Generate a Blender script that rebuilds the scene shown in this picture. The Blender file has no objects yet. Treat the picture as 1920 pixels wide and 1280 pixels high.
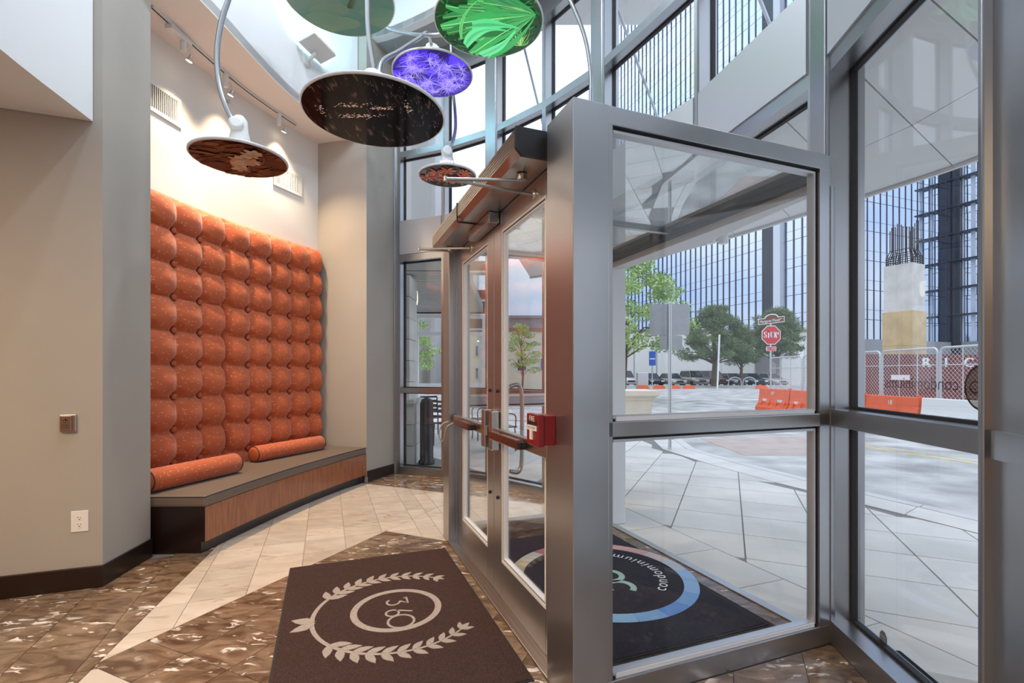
import bpy, bmesh, math, random
from mathutils import Vector, Matrix
R = random.Random(7)
sc = bpy.context.scene
C = sc.collection
PI = math.pi

# ---------------------------------------------------------------- camera, world, exposure
CAM_H = 1.4
cam_d = bpy.data.cameras.new('camera'); cam_d.sensor_width = 36.0
cam_d.lens = 912 / 1920 * 36; cam_d.shift_y = 60 / 1920; cam_d.clip_start = .05; cam_d.clip_end = 800
cam = bpy.data.objects.new('camera', cam_d); C.objects.link(cam)
cam.location = (0, 0, CAM_H); cam.rotation_euler = (PI / 2, 0, 0)
sc.camera = cam
sc.view_settings.view_transform = 'Standard'; sc.view_settings.look = 'None'
sc.view_settings.gamma = 1; sc.view_settings.use_curve_mapping = False
sc.view_settings.exposure = 0.0
sc.cycles.transparent_max_bounces = 32; sc.cycles.max_bounces = 10; sc.cycles.diffuse_bounces = 5
sc.cycles.glossy_bounces = 5; sc.cycles.sample_clamp_indirect = 6
SKY = .96
w = bpy.data.worlds.new('overcast'); sc.world = w; w.use_nodes = True
nt = w.node_tree; nt.nodes.clear()
o_ = nt.nodes.new('ShaderNodeOutputWorld'); bg = nt.nodes.new('ShaderNodeBackground')
tc = nt.nodes.new('ShaderNodeTexCoord'); sp = nt.nodes.new('ShaderNodeSeparateXYZ')
rp = nt.nodes.new('ShaderNodeValToRGB'); ns = nt.nodes.new('ShaderNodeTexNoise'); mx = nt.nodes.new('ShaderNodeMix')
mp = nt.nodes.new('ShaderNodeMapping'); mp.inputs['Scale'].default_value = (1, 1, 2.2)
mx.data_type = 'RGBA'
ns.inputs['Scale'].default_value = 2.4; ns.inputs['Detail'].default_value = 5
rp.color_ramp.elements[0].position = .38; rp.color_ramp.elements[0].color = (.53, .645, .86, 1)
rp.color_ramp.elements[1].position = .66; rp.color_ramp.elements[1].color = (.86, .89, .95, 1)
nt.links.new(tc.outputs['Generated'], mp.inputs[0]); nt.links.new(mp.outputs[0], ns.inputs['Vector'])
nt.links.new(ns.outputs[0], rp.inputs[0])
# overcast luminance: nearly three times brighter overhead than at the horizon
nm_ = nt.nodes.new('ShaderNodeVectorMath'); nm_.operation = 'NORMALIZE'; nt.links.new(tc.outputs['Generated'], nm_.inputs[0]); nt.links.new(nm_.outputs[0], sp.inputs[0])
ma = nt.nodes.new('ShaderNodeMath'); ma.operation = 'MAXIMUM'; nt.links.new(sp.outputs['Z'], ma.inputs[0]); ma.inputs[1].default_value = 0
mb_ = nt.nodes.new('ShaderNodeMath'); mb_.operation = 'MULTIPLY_ADD'; nt.links.new(ma.outputs[0], mb_.inputs[0]); mb_.inputs[1].default_value = 1.7 * SKY; mb_.inputs[2].default_value = SKY
nt.links.new(mb_.outputs[0], bg.inputs['Strength'])
nt.links.new(rp.outputs[0], bg.inputs['Color'])
nt.links.new(bg.outputs[0], o_.inputs[0])

# ---------------------------------------------------------------- helpers
def lk(t, a, b): t.links.new(a, b)
MATS = {}
def M(name, col, rough=.5, metal=0., var=0., vs=4., col2=None, bump=0., bs=60., spec=None, stretch=None, rnd=0., emit=0., coat=0.):
    if name in MATS: return MATS[name]
    m = bpy.data.materials.new(name); m.use_nodes = True; t = m.node_tree; b = t.nodes['Principled BSDF']
    b.inputs['Roughness'].default_value = rough; b.inputs['Metallic'].default_value = metal
    b.inputs['Base Color'].default_value = (*col, 1)
    if spec is not None: b.inputs['Specular IOR Level'].default_value = spec
    if coat: b.inputs['Coat Weight'].default_value = coat; b.inputs['Coat Roughness'].default_value = .06
    tcn = None
    if var or bump or col2 or rnd:
        tcn = t.nodes.new('ShaderNodeTexCoord'); mpn = t.nodes.new('ShaderNodeMapping')
        if stretch: mpn.inputs['Scale'].default_value = stretch
        lk(t, tcn.outputs['Object'], mpn.inputs[0])
    if var or col2 or rnd:
        n = t.nodes.new('ShaderNodeTexNoise'); n.inputs['Scale'].default_value = vs; n.inputs['Detail'].default_value = 6
        lk(t, mpn.outputs[0], n.inputs['Vector'])
        r = t.nodes.new('ShaderNodeValToRGB'); lk(t, n.outputs[0], r.inputs[0])
        c2 = col2 or tuple(min(1, c * (1 + var)) for c in col); c1 = tuple(c * (1 - var) for c in col) if not col2 else col
        r.color_ramp.elements[0].position = .35; r.color_ramp.elements[1].position = .65
        r.color_ramp.elements[0].color = (*c1, 1); r.color_ramp.elements[1].color = (*c2, 1)
        out = r.outputs[0]
        if rnd:
            oi = t.nodes.new('ShaderNodeObjectInfo'); mr = t.nodes.new('ShaderNodeMapRange')
            mr.inputs['To Min'].default_value = 1 - rnd; mr.inputs['To Max'].default_value = 1 + rnd
            hs = t.nodes.new('ShaderNodeHueSaturation'); lk(t, oi.outputs['Random'], mr.inputs['Value'])
            lk(t, mr.outputs[0], hs.inputs['Value']); lk(t, out, hs.inputs['Color']); out = hs.outputs[0]
        lk(t, out, b.inputs['Base Color'])
    if bump:
        n2 = t.nodes.new('ShaderNodeTexNoise'); n2.inputs['Scale'].default_value = bs; n2.inputs['Detail'].default_value = 3
        lk(t, mpn.outputs[0], n2.inputs['Vector'])
        bn = t.nodes.new('ShaderNodeBump'); bn.inputs['Strength'].default_value = bump; bn.inputs['Distance'].default_value = .01
        lk(t, n2.outputs[0], bn.inputs['Height']); lk(t, bn.outputs[0], b.inputs['Normal'])
    if emit:
        b.inputs['Emission Color'].default_value = (*col, 1); b.inputs['Emission Strength'].default_value = emit
    MATS[name] = m; return m

def glass(name, tint=(1, 1, 1), f0=.04, rough=0.0, gloss=(1, 1, 1), f1=1.0):
    """architectural glazing: see-through, mirror-like towards grazing angles"""
    m = bpy.data.materials.new(name); m.use_nodes = True; t = m.node_tree; t.nodes.clear()
    o = t.nodes.new('ShaderNodeOutputMaterial'); tr = t.nodes.new('ShaderNodeBsdfTransparent'); gl = t.nodes.new('ShaderNodeBsdfGlossy')
    tr.inputs[0].default_value = (*tint, 1); gl.inputs[0].default_value = (*gloss, 1); gl.inputs['Roughness'].default_value = rough
    lw = t.nodes.new('ShaderNodeLayerWeight'); lw.inputs[0].default_value = .5
    p = t.nodes.new('ShaderNodeMath'); p.operation = 'POWER'; p.inputs[1].default_value = 5; lk(t, lw.outputs['Facing'], p.inputs[0])
    q = t.nodes.new('ShaderNodeMath'); q.operation = 'MULTIPLY_ADD'; lk(t, p.outputs[0], q.inputs[0])
    q.inputs[1].default_value = f1 - f0; q.inputs[2].default_value = f0
    mxs = t.nodes.new('ShaderNodeMixShader'); lk(t, q.outputs[0], mxs.inputs[0]); lk(t, tr.outputs[0], mxs.inputs[1]); lk(t, gl.outputs[0], mxs.inputs[2])
    lk(t, mxs.outputs[0], o.inputs[0]); MATS[name] = m; return m

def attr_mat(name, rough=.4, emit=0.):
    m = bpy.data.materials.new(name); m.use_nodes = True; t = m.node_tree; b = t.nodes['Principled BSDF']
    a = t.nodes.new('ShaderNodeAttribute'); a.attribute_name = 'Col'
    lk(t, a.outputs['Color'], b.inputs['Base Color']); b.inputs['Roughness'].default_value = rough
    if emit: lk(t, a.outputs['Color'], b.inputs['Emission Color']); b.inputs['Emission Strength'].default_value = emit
    MATS[name] = m; return m

UX, UY = .9343, .3565
def W(U, E_, z=0.): return Vector((U * UX + E_ * UY, U * UY - E_ * UX, z))
DU = Vector((UX, UY, 0)); DE = Vector((UY, -UX, 0)); DZ = Vector((0, 0, 1))
def floor_px(px, py, z=0.):
    d = 912 * (CAM_H - z) / (py - 700); return Vector(((px - 960) / 912 * d, d, z))
def at(px, py, d): return Vector(((px - 960) / 912 * d, d, CAM_H + (700 - py) / 912 * d))

class MB:
    def __init__(s): s.v = []; s.f = []; s.c = []; s.uv = None; s.sm = []
    def quad(s, pts, col=None, smooth=False):
        n = len(s.v); s.v += [tuple(p) for p in pts]; s.f.append(tuple(range(n, n + len(pts)))); s.c.append(col); s.sm.append(smooth)
    def raw(s, vs, fs, col=None, smooth=False):
        n = len(s.v); s.v += [tuple(p) for p in vs]
        for f in fs: s.f.append(tuple(i + n for i in f)); s.c.append(col); s.sm.append(smooth)
        return s
    def obox(s, o, a, b, c, col=None):
        o, a, b, c = map(Vector, (o, a, b, c))
        if a.cross(b).dot(c) < 0: a, b = b, a
        P = [o, o + a, o + a + b, o + b, o + c, o + a + c, o + a + b + c, o + b + c]
        return s.raw(P, [(3, 2, 1, 0), (4, 5, 6, 7), (0, 1, 5, 4), (1, 2, 6, 5), (2, 3, 7, 6), (3, 0, 4, 7)], col)
    def box(s, x0, x1, y0, y1, z0, z1, col=None):
        return s.obox((x0, y0, z0), (x1 - x0, 0, 0), (0, y1 - y0, 0), (0, 0, z1 - z0), col)
    def ue(s, U0, U1, E0, E1, z0, z1, col=None):
        return s.obox(W(U0, E0, z0), DU * (U1 - U0), DE * (E1 - E0), DZ * (z1 - z0), col)
    def prism(s, poly, z0, z1, col=None):
        poly = [(p[0], p[1]) for p in poly]
        if sum(poly[i - 1][0] * poly[i][1] - poly[i][0] * poly[i - 1][1] for i in range(len(poly))) < 0: poly = poly[::-1]
        n = len(poly); P = [(x, y, z0) for x, y in poly] + [(x, y, z1) for x, y in poly]
        return s.raw(P, [tuple(range(n))[::-1], tuple(range(n, 2 * n))] + [(i, (i + 1) % n, n + (i + 1) % n, n + i) for i in range(n)], col)
    def extr(s, poly3, vec, col=None):
        """planar polygon of 3-D points swept along vec"""
        P = [Vector(p) for p in poly3]; n = len(P); v = Vector(vec)
        nn = sum((P[i - 1].cross(P[i]) for i in range(n)), Vector())
        if nn.dot(v) > 0: P = P[::-1]
        return s.raw(P + [p + v for p in P], [tuple(range(n)), tuple(range(n, 2 * n))[::-1]] + [((i + 1) % n, i, n + i, n + (i + 1) % n) for i in range(n)], col)
    def tube(s, path, r, seg=10, col=None, cap=True):
        path = [Vector(p) for p in path]; rs = r if isinstance(r, (list, tuple)) else [r] * len(path)
        rings = []; up = None
        for i, p in enumerate(path):
            d = (path[min(i + 1, len(path) - 1)] - path[max(i - 1, 0)]).normalized()
            if up is None: up = Vector((0, 0, 1)) if abs(d.z) < .9 else Vector((1, 0, 0))
            a = d.cross(up)
            if a.length < 1e-4: a = d.cross(Vector((0, 1, 0)))
            a.normalize(); b = a.cross(d).normalized(); up = b
            rings.append([p + rs[i] * (math.cos(2 * PI * k / seg) * a + math.sin(2 * PI * k / seg) * b) for k in range(seg)])
        vs = [q for rg in rings for q in rg]; fs = []
        for i in range(len(path) - 1):
            for k in range(seg):
                k2 = (k + 1) % seg; fs.append((i * seg + k, (i + 1) * seg + k, (i + 1) * seg + k2, i * seg + k2))
        s.raw(vs, fs, col, True)
        if cap:
            s.quad(rings[0], col); s.quad(rings[-1][::-1], col)
        return s
    def lathe(s, o, prof, seg=24, axis=None, col=None, smooth=True):
        """prof: (radius, height) pairs along axis from o"""
        o = Vector(o); ax = Vector(axis or (0, 0, 1)).normalized()
        a = ax.cross(Vector((0, 1, 0)));
        if a.length < .1: a = ax.cross(Vector((1, 0, 0)))
        a.normalize(); b = ax.cross(a)
        vs = [o + ax * h + r * (math.cos(2 * PI * k / seg) * a + math.sin(2 * PI * k / seg) * b) for r, h in prof for k in range(seg)]
        fs = [(i * seg + k, i * seg + (k + 1) % seg, (i + 1) * seg + (k + 1) % seg, (i + 1) * seg + k) for i in range(len(prof) - 1) for k in range(seg)]
        s.raw(vs, fs, col, smooth)
        n = len(prof) - 1
        s.quad([vs[k] for k in range(seg)][::-1], col); s.quad([vs[n * seg + k] for k in range(seg)], col)
        return s
    def data(s, name, mat):
        me = bpy.data.meshes.new(name); me.from_pydata(s.v, [], s.f); me.validate()
        if any(s.sm): me.polygons.foreach_set('use_smooth', s.sm[:len(me.polygons)] if len(me.polygons) == len(s.sm) else [True] * len(me.polygons))
        if any(c is not None for c in s.c) and len(me.polygons) == len(s.c):
            at_ = me.color_attributes.new('Col', 'FLOAT_COLOR', 'CORNER'); k = 0
            arr = []
            for f, c in zip(s.f, s.c): arr += [*(c or (1, 1, 1)), 1] * len(f)
            at_.data.foreach_set('color', arr)
        if s.uv is not None:
            ul = me.uv_layers.new(name='UVMap')
            for lp in me.loops: ul.data[lp.index].uv = s.uv[lp.vertex_index]
        me.materials.append(MATS[mat] if isinstance(mat, str) else mat)
        me.update(); return me
    def build(s, name, mat, parent=None, **kw):
        o = bpy.data.objects.new(name, s.data(name, mat)); return place(o, parent, **kw)
def place(o, parent=None, label=None, cat=None, group=None, kind=None, bev=0.):
    C.objects.link(o)
    if parent is not None:
        o.parent = parent
        if not is_local(parent): o.matrix_parent_inverse = wm(parent).inverted()
    tag(o, label, cat, group, kind)
    if bev:
        b = o.modifiers.new('bevel', 'BEVEL'); b.width = bev; b.segments = 2; b.limit_method = 'ANGLE'; b.angle_limit = .6
    return o
def is_local(o):
    return bool(o.get('_local')) or (o.parent is not None and is_local(o.parent))
def wm(o):
    m = Matrix.LocRotScale(o.location, o.rotation_euler, None)
    if o.parent: m = wm(o.parent) @ o.matrix_parent_inverse @ m
    return m
def tag(o, label=None, cat=None, group=None, kind=None):
    if label: o['label'] = label
    if cat: o['category'] = cat
    if group: o['group'] = group
    if kind: o['kind'] = kind
    return o
def E0(name, loc, label=None, cat=None, group=None, kind=None, rz=0., local=False):
    """Empty at a thing's base; local=True: its parts are built about the origin"""
    o = bpy.data.objects.new(name, None); C.objects.link(o); o.location = loc; o.rotation_euler = (0, 0, rz)
    o.empty_display_size = .1
    if local: o['_local'] = 1
    return tag(o, label, cat, group, kind)
def inst(me, name, mat4, parent):
    o = bpy.data.objects.new(name, me); C.objects.link(o); o.matrix_world = mat4
    if parent is not None:
        o.parent = parent; o.matrix_parent_inverse = Matrix() if is_local(parent) else wm(parent).inverted()
    return o
def copy_tree(src, loc, rz, label=None, scale=None):
    r = src.copy(); C.objects.link(r); r.location = loc; r.rotation_euler = (0, 0, rz)
    if label: r['label'] = label
    for ch in src.children:
        c = ch.copy(); C.objects.link(c); c.parent = r
        for g in ch.children:
            d = g.copy(); C.objects.link(d); d.parent = c
    return r
def clip(poly, a, b, c):
    """keep a*x+b*y<=c"""
    out = []
    for i in range(len(poly)):
        p, q = poly[i - 1], poly[i]; dp = a * p[0] + b * p[1] - c; dq = a * q[0] + b * q[1] - c
        if (dp <= 0) != (dq <= 0):
            t = dp / (dp - dq); out.append((p[0] + t * (q[0] - p[0]), p[1] + t * (q[1] - p[1])))
        if dq <= 0: out.append(q)
    return out
def area(p): return abs(sum(p[i - 1][0] * p[i][1] - p[i][0] * p[i - 1][1] for i in range(len(p)))) / 2 if len(p) > 2 else 0
def inset(poly, g):
    """convex polygon shrunk by g"""
    if sum(poly[i - 1][0] * poly[i][1] - poly[i][0] * poly[i - 1][1] for i in range(len(poly))) < 0: poly = poly[::-1]
    out = list(poly)
    for i in range(len(poly)):
        (x0, y0), (x1, y1) = poly[i - 1], poly[i]; L = math.hypot(x1 - x0, y1 - y0)
        if L < 1e-6: continue
        nx, ny = (y1 - y0) / L, -(x1 - x0) / L
        out = clip(out, nx, ny, nx * x0 + ny * y0 - g)
        if len(out) < 3: return []
    return out
def text2d(body, size, font_shear=0.):
    cu = bpy.data.curves.new('lettering', 'FONT'); cu.body = body; cu.size = size; cu.align_x = 'CENTER'; cu.align_y = 'CENTER'; cu.shear = font_shear
    ob = bpy.data.objects.new('lettering_tmp', cu); C.objects.link(ob)
    dg = bpy.context.evaluated_depsgraph_get(); me = bpy.data.meshes.new_from_object(ob.evaluated_get(dg))
    V = [tuple(v.co) for v in me.vertices]; Fc = [tuple(p.vertices) for p in me.polygons]
    bpy.data.objects.remove(ob); bpy.data.curves.remove(cu); bpy.data.meshes.remove(me)
    return V, Fc
def letter(mb, body, size, o, ex, ey, col=None, sx=1.):
    V, Fc = text2d(body, size); o, ex, ey = Vector(o), Vector(ex), Vector(ey)
    mb.raw([o + ex * v[0] * sx + ey * v[1] for v in V], Fc, col)
def ribbon(mb, pts, wd, o, ex, ey, n, th=.0015, col=None):
    """flat stroke of width wd (scalar or list) through 2-D pts, raised by th along n"""
    o, ex, ey, n = Vector(o), Vector(ex), Vector(ey), Vector(n)
    Lp, Rp = [], []
    for i, p in enumerate(pts):
        a = pts[max(0, i - 1)]; b = pts[min(len(pts) - 1, i + 1)]; dx, dy = b[0] - a[0], b[1] - a[1]; L = math.hypot(dx, dy) or 1
        h = (wd[i] if isinstance(wd, (list, tuple)) else wd) / 2
        Lp.append((p[0] - dy / L * h, p[1] + dx / L * h)); Rp.append((p[0] + dy / L * h, p[1] - dx / L * h))
    for i in range(len(pts) - 1):
        mb.extr([o + ex * q[0] + ey * q[1] for q in (Rp[i], Rp[i + 1], Lp[i + 1], Lp[i])], n * th, col)
def flat(mb, pts, o, ex, ey, col=None):
    o, ex, ey = Vector(o), Vector(ex), Vector(ey); mb.quad([o + ex * p[0] + ey * p[1] for p in pts], col)
def arc(cx, cy, r, a0, a1, n=24): return [(cx + r * math.cos(a0 + (a1 - a0) * i / n), cy + r * math.sin(a0 + (a1 - a0) * i / n)) for i in range(n + 1)]
def smooth_curve(pts, n=8):
    out = []
    P = [Vector(p) for p in pts]; P = [P[0] * 2 - P[1]] + P + [P[-1] * 2 - P[-2]]
    for i in range(1, len(P) - 2):
        for k in range(n):
            t = k / n; a, b, c, d = P[i - 1], P[i], P[i + 1], P[i + 2]
            out.append(.5 * ((2 * b) + (c - a) * t + (2 * a - 5 * b + 4 * c - d) * t * t + (3 * b - a - 3 * c + d) * t ** 3))
    out.append(P[-2]); return out

# ---------------------------------------------------------------- materials
M('aluminium', (.44, .45, .465), .30, .95, var=.03, vs=3, bump=.03, bs=220)
M('aluminium_light', (.62, .64, .67), .4, .6)
M('gasket', (.012, .012, .014), .6)
M('white_bead', (.8, .81, .83), .35)
M('steel', (.55, .53, .5), .28, 1.)
M('black_plastic', (.012, .012, .013), .4)
M('paint_greige', (.40, .37, .325), .75, var=.02, vs=2, bump=.04, bs=160)
M('paint_white', (.80, .80, .80), .75, bump=.03, bs=160)
M('paint_cream', (.80, .77, .72), .75, bump=.03, bs=160)
M('paint_grey', (.33, .34, .35), .7)
M('base_dark', (.016, .008, .006), .3, coat=.12)
M('wood', (.30, .105, .04), .32, var=.22, vs=6, stretch=(9, 9, .8), coat=.4)
M('wood_dark', (.014, .006, .005), .28, coat=.2)
M('seat_vinyl', (.15, .115, .09), .5, bump=.05, bs=90)
M('piping_dark', (.05, .03, .025), .6)
M('grout', (.22, .19, .16), .8)
M('carpet_dark', (.022, .022, .03), .95, var=.3, vs=90, bump=.6, bs=400)
M('mat_rubber', (.015, .012, .012), .7)
M('mat_brown', (.062, .026, .018), .95, var=.45, vs=160, bump=.8, bs=420)
M('mat_beige', (.50, .41, .35), .95, var=.15, vs=150, bump=.7, bs=420)
M('mat_navy', (.018, .02, .04), .95, var=.5, vs=160, bump=.8, bs=420)
M('fixture_white', (.72, .72, .70), .45)
M('alarm_red', (.22, .008, .010), .35)
M('dark_slot', (.01, .01, .01), .7)
M('plastic_white', (.8, .78, .75), .4)
M('lamp_glow', (1, .78, .5), .4, emit=9.)
M('fill_glow_cool', (.85, .93, 1), .4, emit=6.)
M('led_blue', (.35, .3, 1), .4, emit=3.)
M('led_cyan', (.35, .85, 1), .4, emit=6.)
M('concrete', (.66, .64, .605), .85, var=.1, vs=1.3, bump=.08, bs=70, rnd=.05)
M('concrete_gap', (.22, .215, .21), .9)
M('kerb_concrete', (.6, .595, .58), .85, var=.08, vs=2)
M('asphalt', (.46, .45, .435), .9, var=.32, vs=1.1, bump=.25, bs=45)
M('brick_paving', (.46, .37, .33), .9, var=.1, vs=3)
M('canopy_paint', (.72, .73, .73), .6)
M('white_wall', (.92, .90, .86), .85, var=.03, vs=.3)
M('mullion_dark', (.035, .045, .07), .35, .3)
M('mullion_light', (.55, .6, .68), .35, .5)
M('fin_pale', (.66, .70, .78), .5)
M('aluminium_dark', (.10, .105, .11), .4, .5)
M('tower_dark', (.02, .025, .045), .2, .2)
M('podium', (.3, .31, .33), .8)
M('bark', (.13, .095, .07), .9, bump=.6, bs=12)
M('leaf', (.25, .40, .10), .6, var=.35, vs=1.5, col2=(.48, .62, .26))
M('pine', (.10, .16, .07), .7, col2=(.22, .30, .13), vs=.8)
M('galv', (.62, .63, .64), .45, .6)
M('barrier_orange', (.80, .13, .045), .5, var=.06)
M('barrier_white', (.78, .79, .78), .5)
M('container_red', (.20, .035, .03), .55, var=.12, vs=.8)
M('sign_red', (.62, .025, .03), .4)
M('sign_white', (.85, .85, .85), .4)
M('sign_brown', (.16, .045, .02), .5)
M('sign_back', (.33, .34, .35), .38, .75, var=.05, vs=8)
M('sign_blue', (.04, .13, .5), .4)
M('plywood', (.66, .50, .28), .8, var=.1, vs=1.6)
M('rebar', (.05, .038, .03), .7)
M('planter', (.74, .66, .53), .8, var=.04)
M('stone', (.55, .53, .49), .85, var=.12, vs=2.5, rnd=.1)
M('soffit_plank', (.34, .33, .31), .6, var=.08, vs=3)
M('tower_pale', (.72, .72, .72), .8)
M('tower_beige', (.50, .475, .44), .8)
M('tower_cream', (.62, .57, .46), .8)
M('brownish', (.24, .13, .09), .8)
M('roof_grey', (.28, .27, .27), .8)
M('tyre', (.012, .012, .012), .8)
M('car_glass', (.015, .018, .022), .08)
M('chrome', (.7, .7, .7), .15, 1.)
M('headlight', (.8, .82, .85), .15)
for nm, cl in (('silver', (.5, .5, .5)), ('black', (.012, .012, .015)), ('grey', (.11, .11, .115)), ('pewter', (.3, .29, .27)), ('maroon', (.12, .015, .02)), ('navy', (.03, .04, .08)), ('white', (.75, .75, .75))):
    M('car_' + nm, cl, .22, .3, coat=.6)
glass('glazing', tint=(.985, .995, .992), f0=.03)
glass('glazing_roof', tint=(.72, .75, .75), f0=.30, f1=1.0)
glass('decal_film', tint=(.42, .36, .31), f0=.04)
glass('decal_ink', tint=(.25, .25, .25), f0=.03)

def fabric_mat():
    m = bpy.data.materials.new('orange_fabric'); m.use_nodes = True; t = m.node_tree; b = t.nodes['Principled BSDF']
    b.inputs['Roughness'].default_value = .8; b.inputs['Sheen Weight'].default_value = .35; b.inputs['Sheen Roughness'].default_value = .4
    uv = t.nodes.new('ShaderNodeUVMap'); uv.uv_map = 'UVMap'
    sc_ = t.nodes.new('ShaderNodeVectorMath'); sc_.operation = 'SCALE'; sc_.inputs['Scale'].default_value = 18; lk(t, uv.outputs[0], sc_.inputs[0])
    vo = t.nodes.new('ShaderNodeTexVoronoi'); vo.voronoi_dimensions = '2D'; vo.inputs['Scale'].default_value = 1; lk(t, sc_.outputs[0], vo.inputs['Vector'])
    df = t.nodes.new('ShaderNodeVectorMath'); df.operation = 'SUBTRACT'; lk(t, sc_.outputs[0], df.inputs[0]); lk(t, vo.outputs['Position'], df.inputs[1])
    ab = t.nodes.new('ShaderNodeVectorMath'); ab.operation = 'ABSOLUTE'; lk(t, df.outputs[0], ab.inputs[0])
    sx = t.nodes.new('ShaderNodeSeparateXYZ'); lk(t, ab.outputs[0], sx.inputs[0]); rc = t.nodes.new('ShaderNodeSeparateColor'); lk(t, vo.outputs['Color'], rc.inputs[0])
    def lt(src, v):
        n = t.nodes.new('ShaderNodeMath'); n.operation = 'LESS_THAN'; lk(t, src, n.inputs[0]); n.inputs[1].default_value = v; return n.outputs[0]
    def mul(a, c):
        n = t.nodes.new('ShaderNodeMath'); n.operation = 'MULTIPLY'; lk(t, a, n.inputs[0]); lk(t, c, n.inputs[1]); return n.outputs[0]
    h = mul(lt(sx.outputs[0], .17), lt(sx.outputs[1], .03)); v = mul(lt(sx.outputs[1], .17), lt(sx.outputs[0], .03))
    pk = lt(rc.outputs[0], .6); mi = t.nodes.new('ShaderNodeMix'); lk(t, pk, mi.inputs[0]); lk(t, v, mi.inputs[2]); lk(t, h, mi.inputs[3])
    mc = t.nodes.new('ShaderNodeMix'); mc.data_type = 'RGBA'; lk(t, mi.outputs[0], mc.inputs[0])
    nz = t.nodes.new('ShaderNodeTexNoise'); nz.inputs['Scale'].default_value = 3; lk(t, uv.outputs[0], nz.inputs['Vector'])
    cr = t.nodes.new('ShaderNodeValToRGB'); cr.color_ramp.elements[0].color = (.45, .088, .026, 1); cr.color_ramp.elements[1].color = (.51, .112, .035, 1); lk(t, nz.outputs[0], cr.inputs[0])
    lk(t, cr.outputs[0], mc.inputs[6]); mc.inputs[7].default_value = (.78, .40, .2, 1)
    lk(t, mc.outputs[2], b.inputs['Base Color']); MATS['orange_fabric'] = m
fabric_mat()
M('orange_plain', (.50, .105, .032), .8)

def marble(name, base, mid, vein, vein_w, scale, rough):
    m = bpy.data.materials.new(name); m.use_nodes = True; t = m.node_tree; b = t.nodes['Principled BSDF']
    b.inputs['Roughness'].default_value = rough
    tcn = t.nodes.new('ShaderNodeTexCoord'); oi = t.nodes.new('ShaderNodeObjectInfo')
    mpn = t.nodes.new('ShaderNodeMapping'); lk(t, tcn.outputs['Object'], mpn.inputs[0]); mpn.inputs['Rotation'].default_value = (0, 0, 1.1); mpn.inputs['Scale'].default_value = (1, 2.3, 1)
    cb = t.nodes.new('ShaderNodeCombineXYZ'); ml = t.nodes.new('ShaderNodeMath'); ml.operation = 'MULTIPLY'; ml.inputs[1].default_value = 40; lk(t, oi.outputs['Random'], ml.inputs[0]); lk(t, ml.outputs[0], cb.inputs[2])
    ad = t.nodes.new('ShaderNodeVectorMath'); lk(t, mpn.outputs[0], ad.inputs[0]); lk(t, cb.outputs[0], ad.inputs[1])
    n1 = t.nodes.new('ShaderNodeTexNoise'); n1.inputs['Scale'].default_value = scale; n1.inputs['Detail'].default_value = 8; n1.inputs['Distortion'].default_value = 1.2; lk(t, ad.outputs[0], n1.inputs['Vector'])
    r1 = t.nodes.new('ShaderNodeValToRGB'); r1.color_ramp.elements[0].position = .36; r1.color_ramp.elements[1].position = .64
    r1.color_ramp.elements[0].color = (*base, 1); r1.color_ramp.elements[1].color = (*mid, 1); lk(t, n1.outputs[0], r1.inputs[0])
    n2 = t.nodes.new('ShaderNodeTexNoise'); n2.inputs['Scale'].default_value = scale * 2.2; n2.inputs['Detail'].default_value = 4.5; n2.inputs['Distortion'].default_value = .8; lk(t, ad.outputs[0], n2.inputs['Vector'])
    r2 = t.nodes.new('ShaderNodeValToRGB'); e = r2.color_ramp.elements; e[0].position = .585 - vein_w; e[0].color = (0, 0, 0, 1); e[1].position = .585 + vein_w; e[1].color = (1, 1, 1, 1); lk(t, n2.outputs[0], r2.inputs[0])
    n3 = t.nodes.new('ShaderNodeTexNoise'); n3.inputs['Scale'].default_value = scale * .8; lk(t, ad.outputs[0], n3.inputs['Vector'])
    r3 = t.nodes.new('ShaderNodeValToRGB'); r3.color_ramp.elements[0].position = .5; r3.color_ramp.elements[1].position = .62; lk(t, n3.outputs[0], r3.inputs[0])
    mm = t.nodes.new('ShaderNodeMath'); mm.operation = 'MULTIPLY'; lk(t, r2.outputs[0], mm.inputs[0]); lk(t, r3.outputs[0], mm.inputs[1])
    mc = t.nodes.new('ShaderNodeMix'); mc.data_type = 'RGBA'; lk(t, mm.outputs[0], mc.inputs[0]); lk(t, r1.outputs[0], mc.inputs[6]); mc.inputs[7].default_value = (*vein, 1)
    hs = t.nodes.new('ShaderNodeHueSaturation'); mr = t.nodes.new('ShaderNodeMapRange'); mr.inputs['To Min'].default_value = .88; mr.inputs['To Max'].default_value = 1.1
    lk(t, oi.outputs['Random'], mr.inputs[0]); lk(t, mr.outputs[0], hs.inputs['Value']); lk(t, mc.outputs[2], hs.inputs['Color']); lk(t, hs.outputs[0], b.inputs['Base Color'])
    MATS[name] = m
marble('marble_cream', (.56, .47, .38), (.66, .57, .48), (.50, .40, .32), .02, 2.6, .15)
marble('marble_brown', (.105, .06, .035), (.27, .18, .115), (.78, .70, .62), .022, 5.0, .14)

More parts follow.
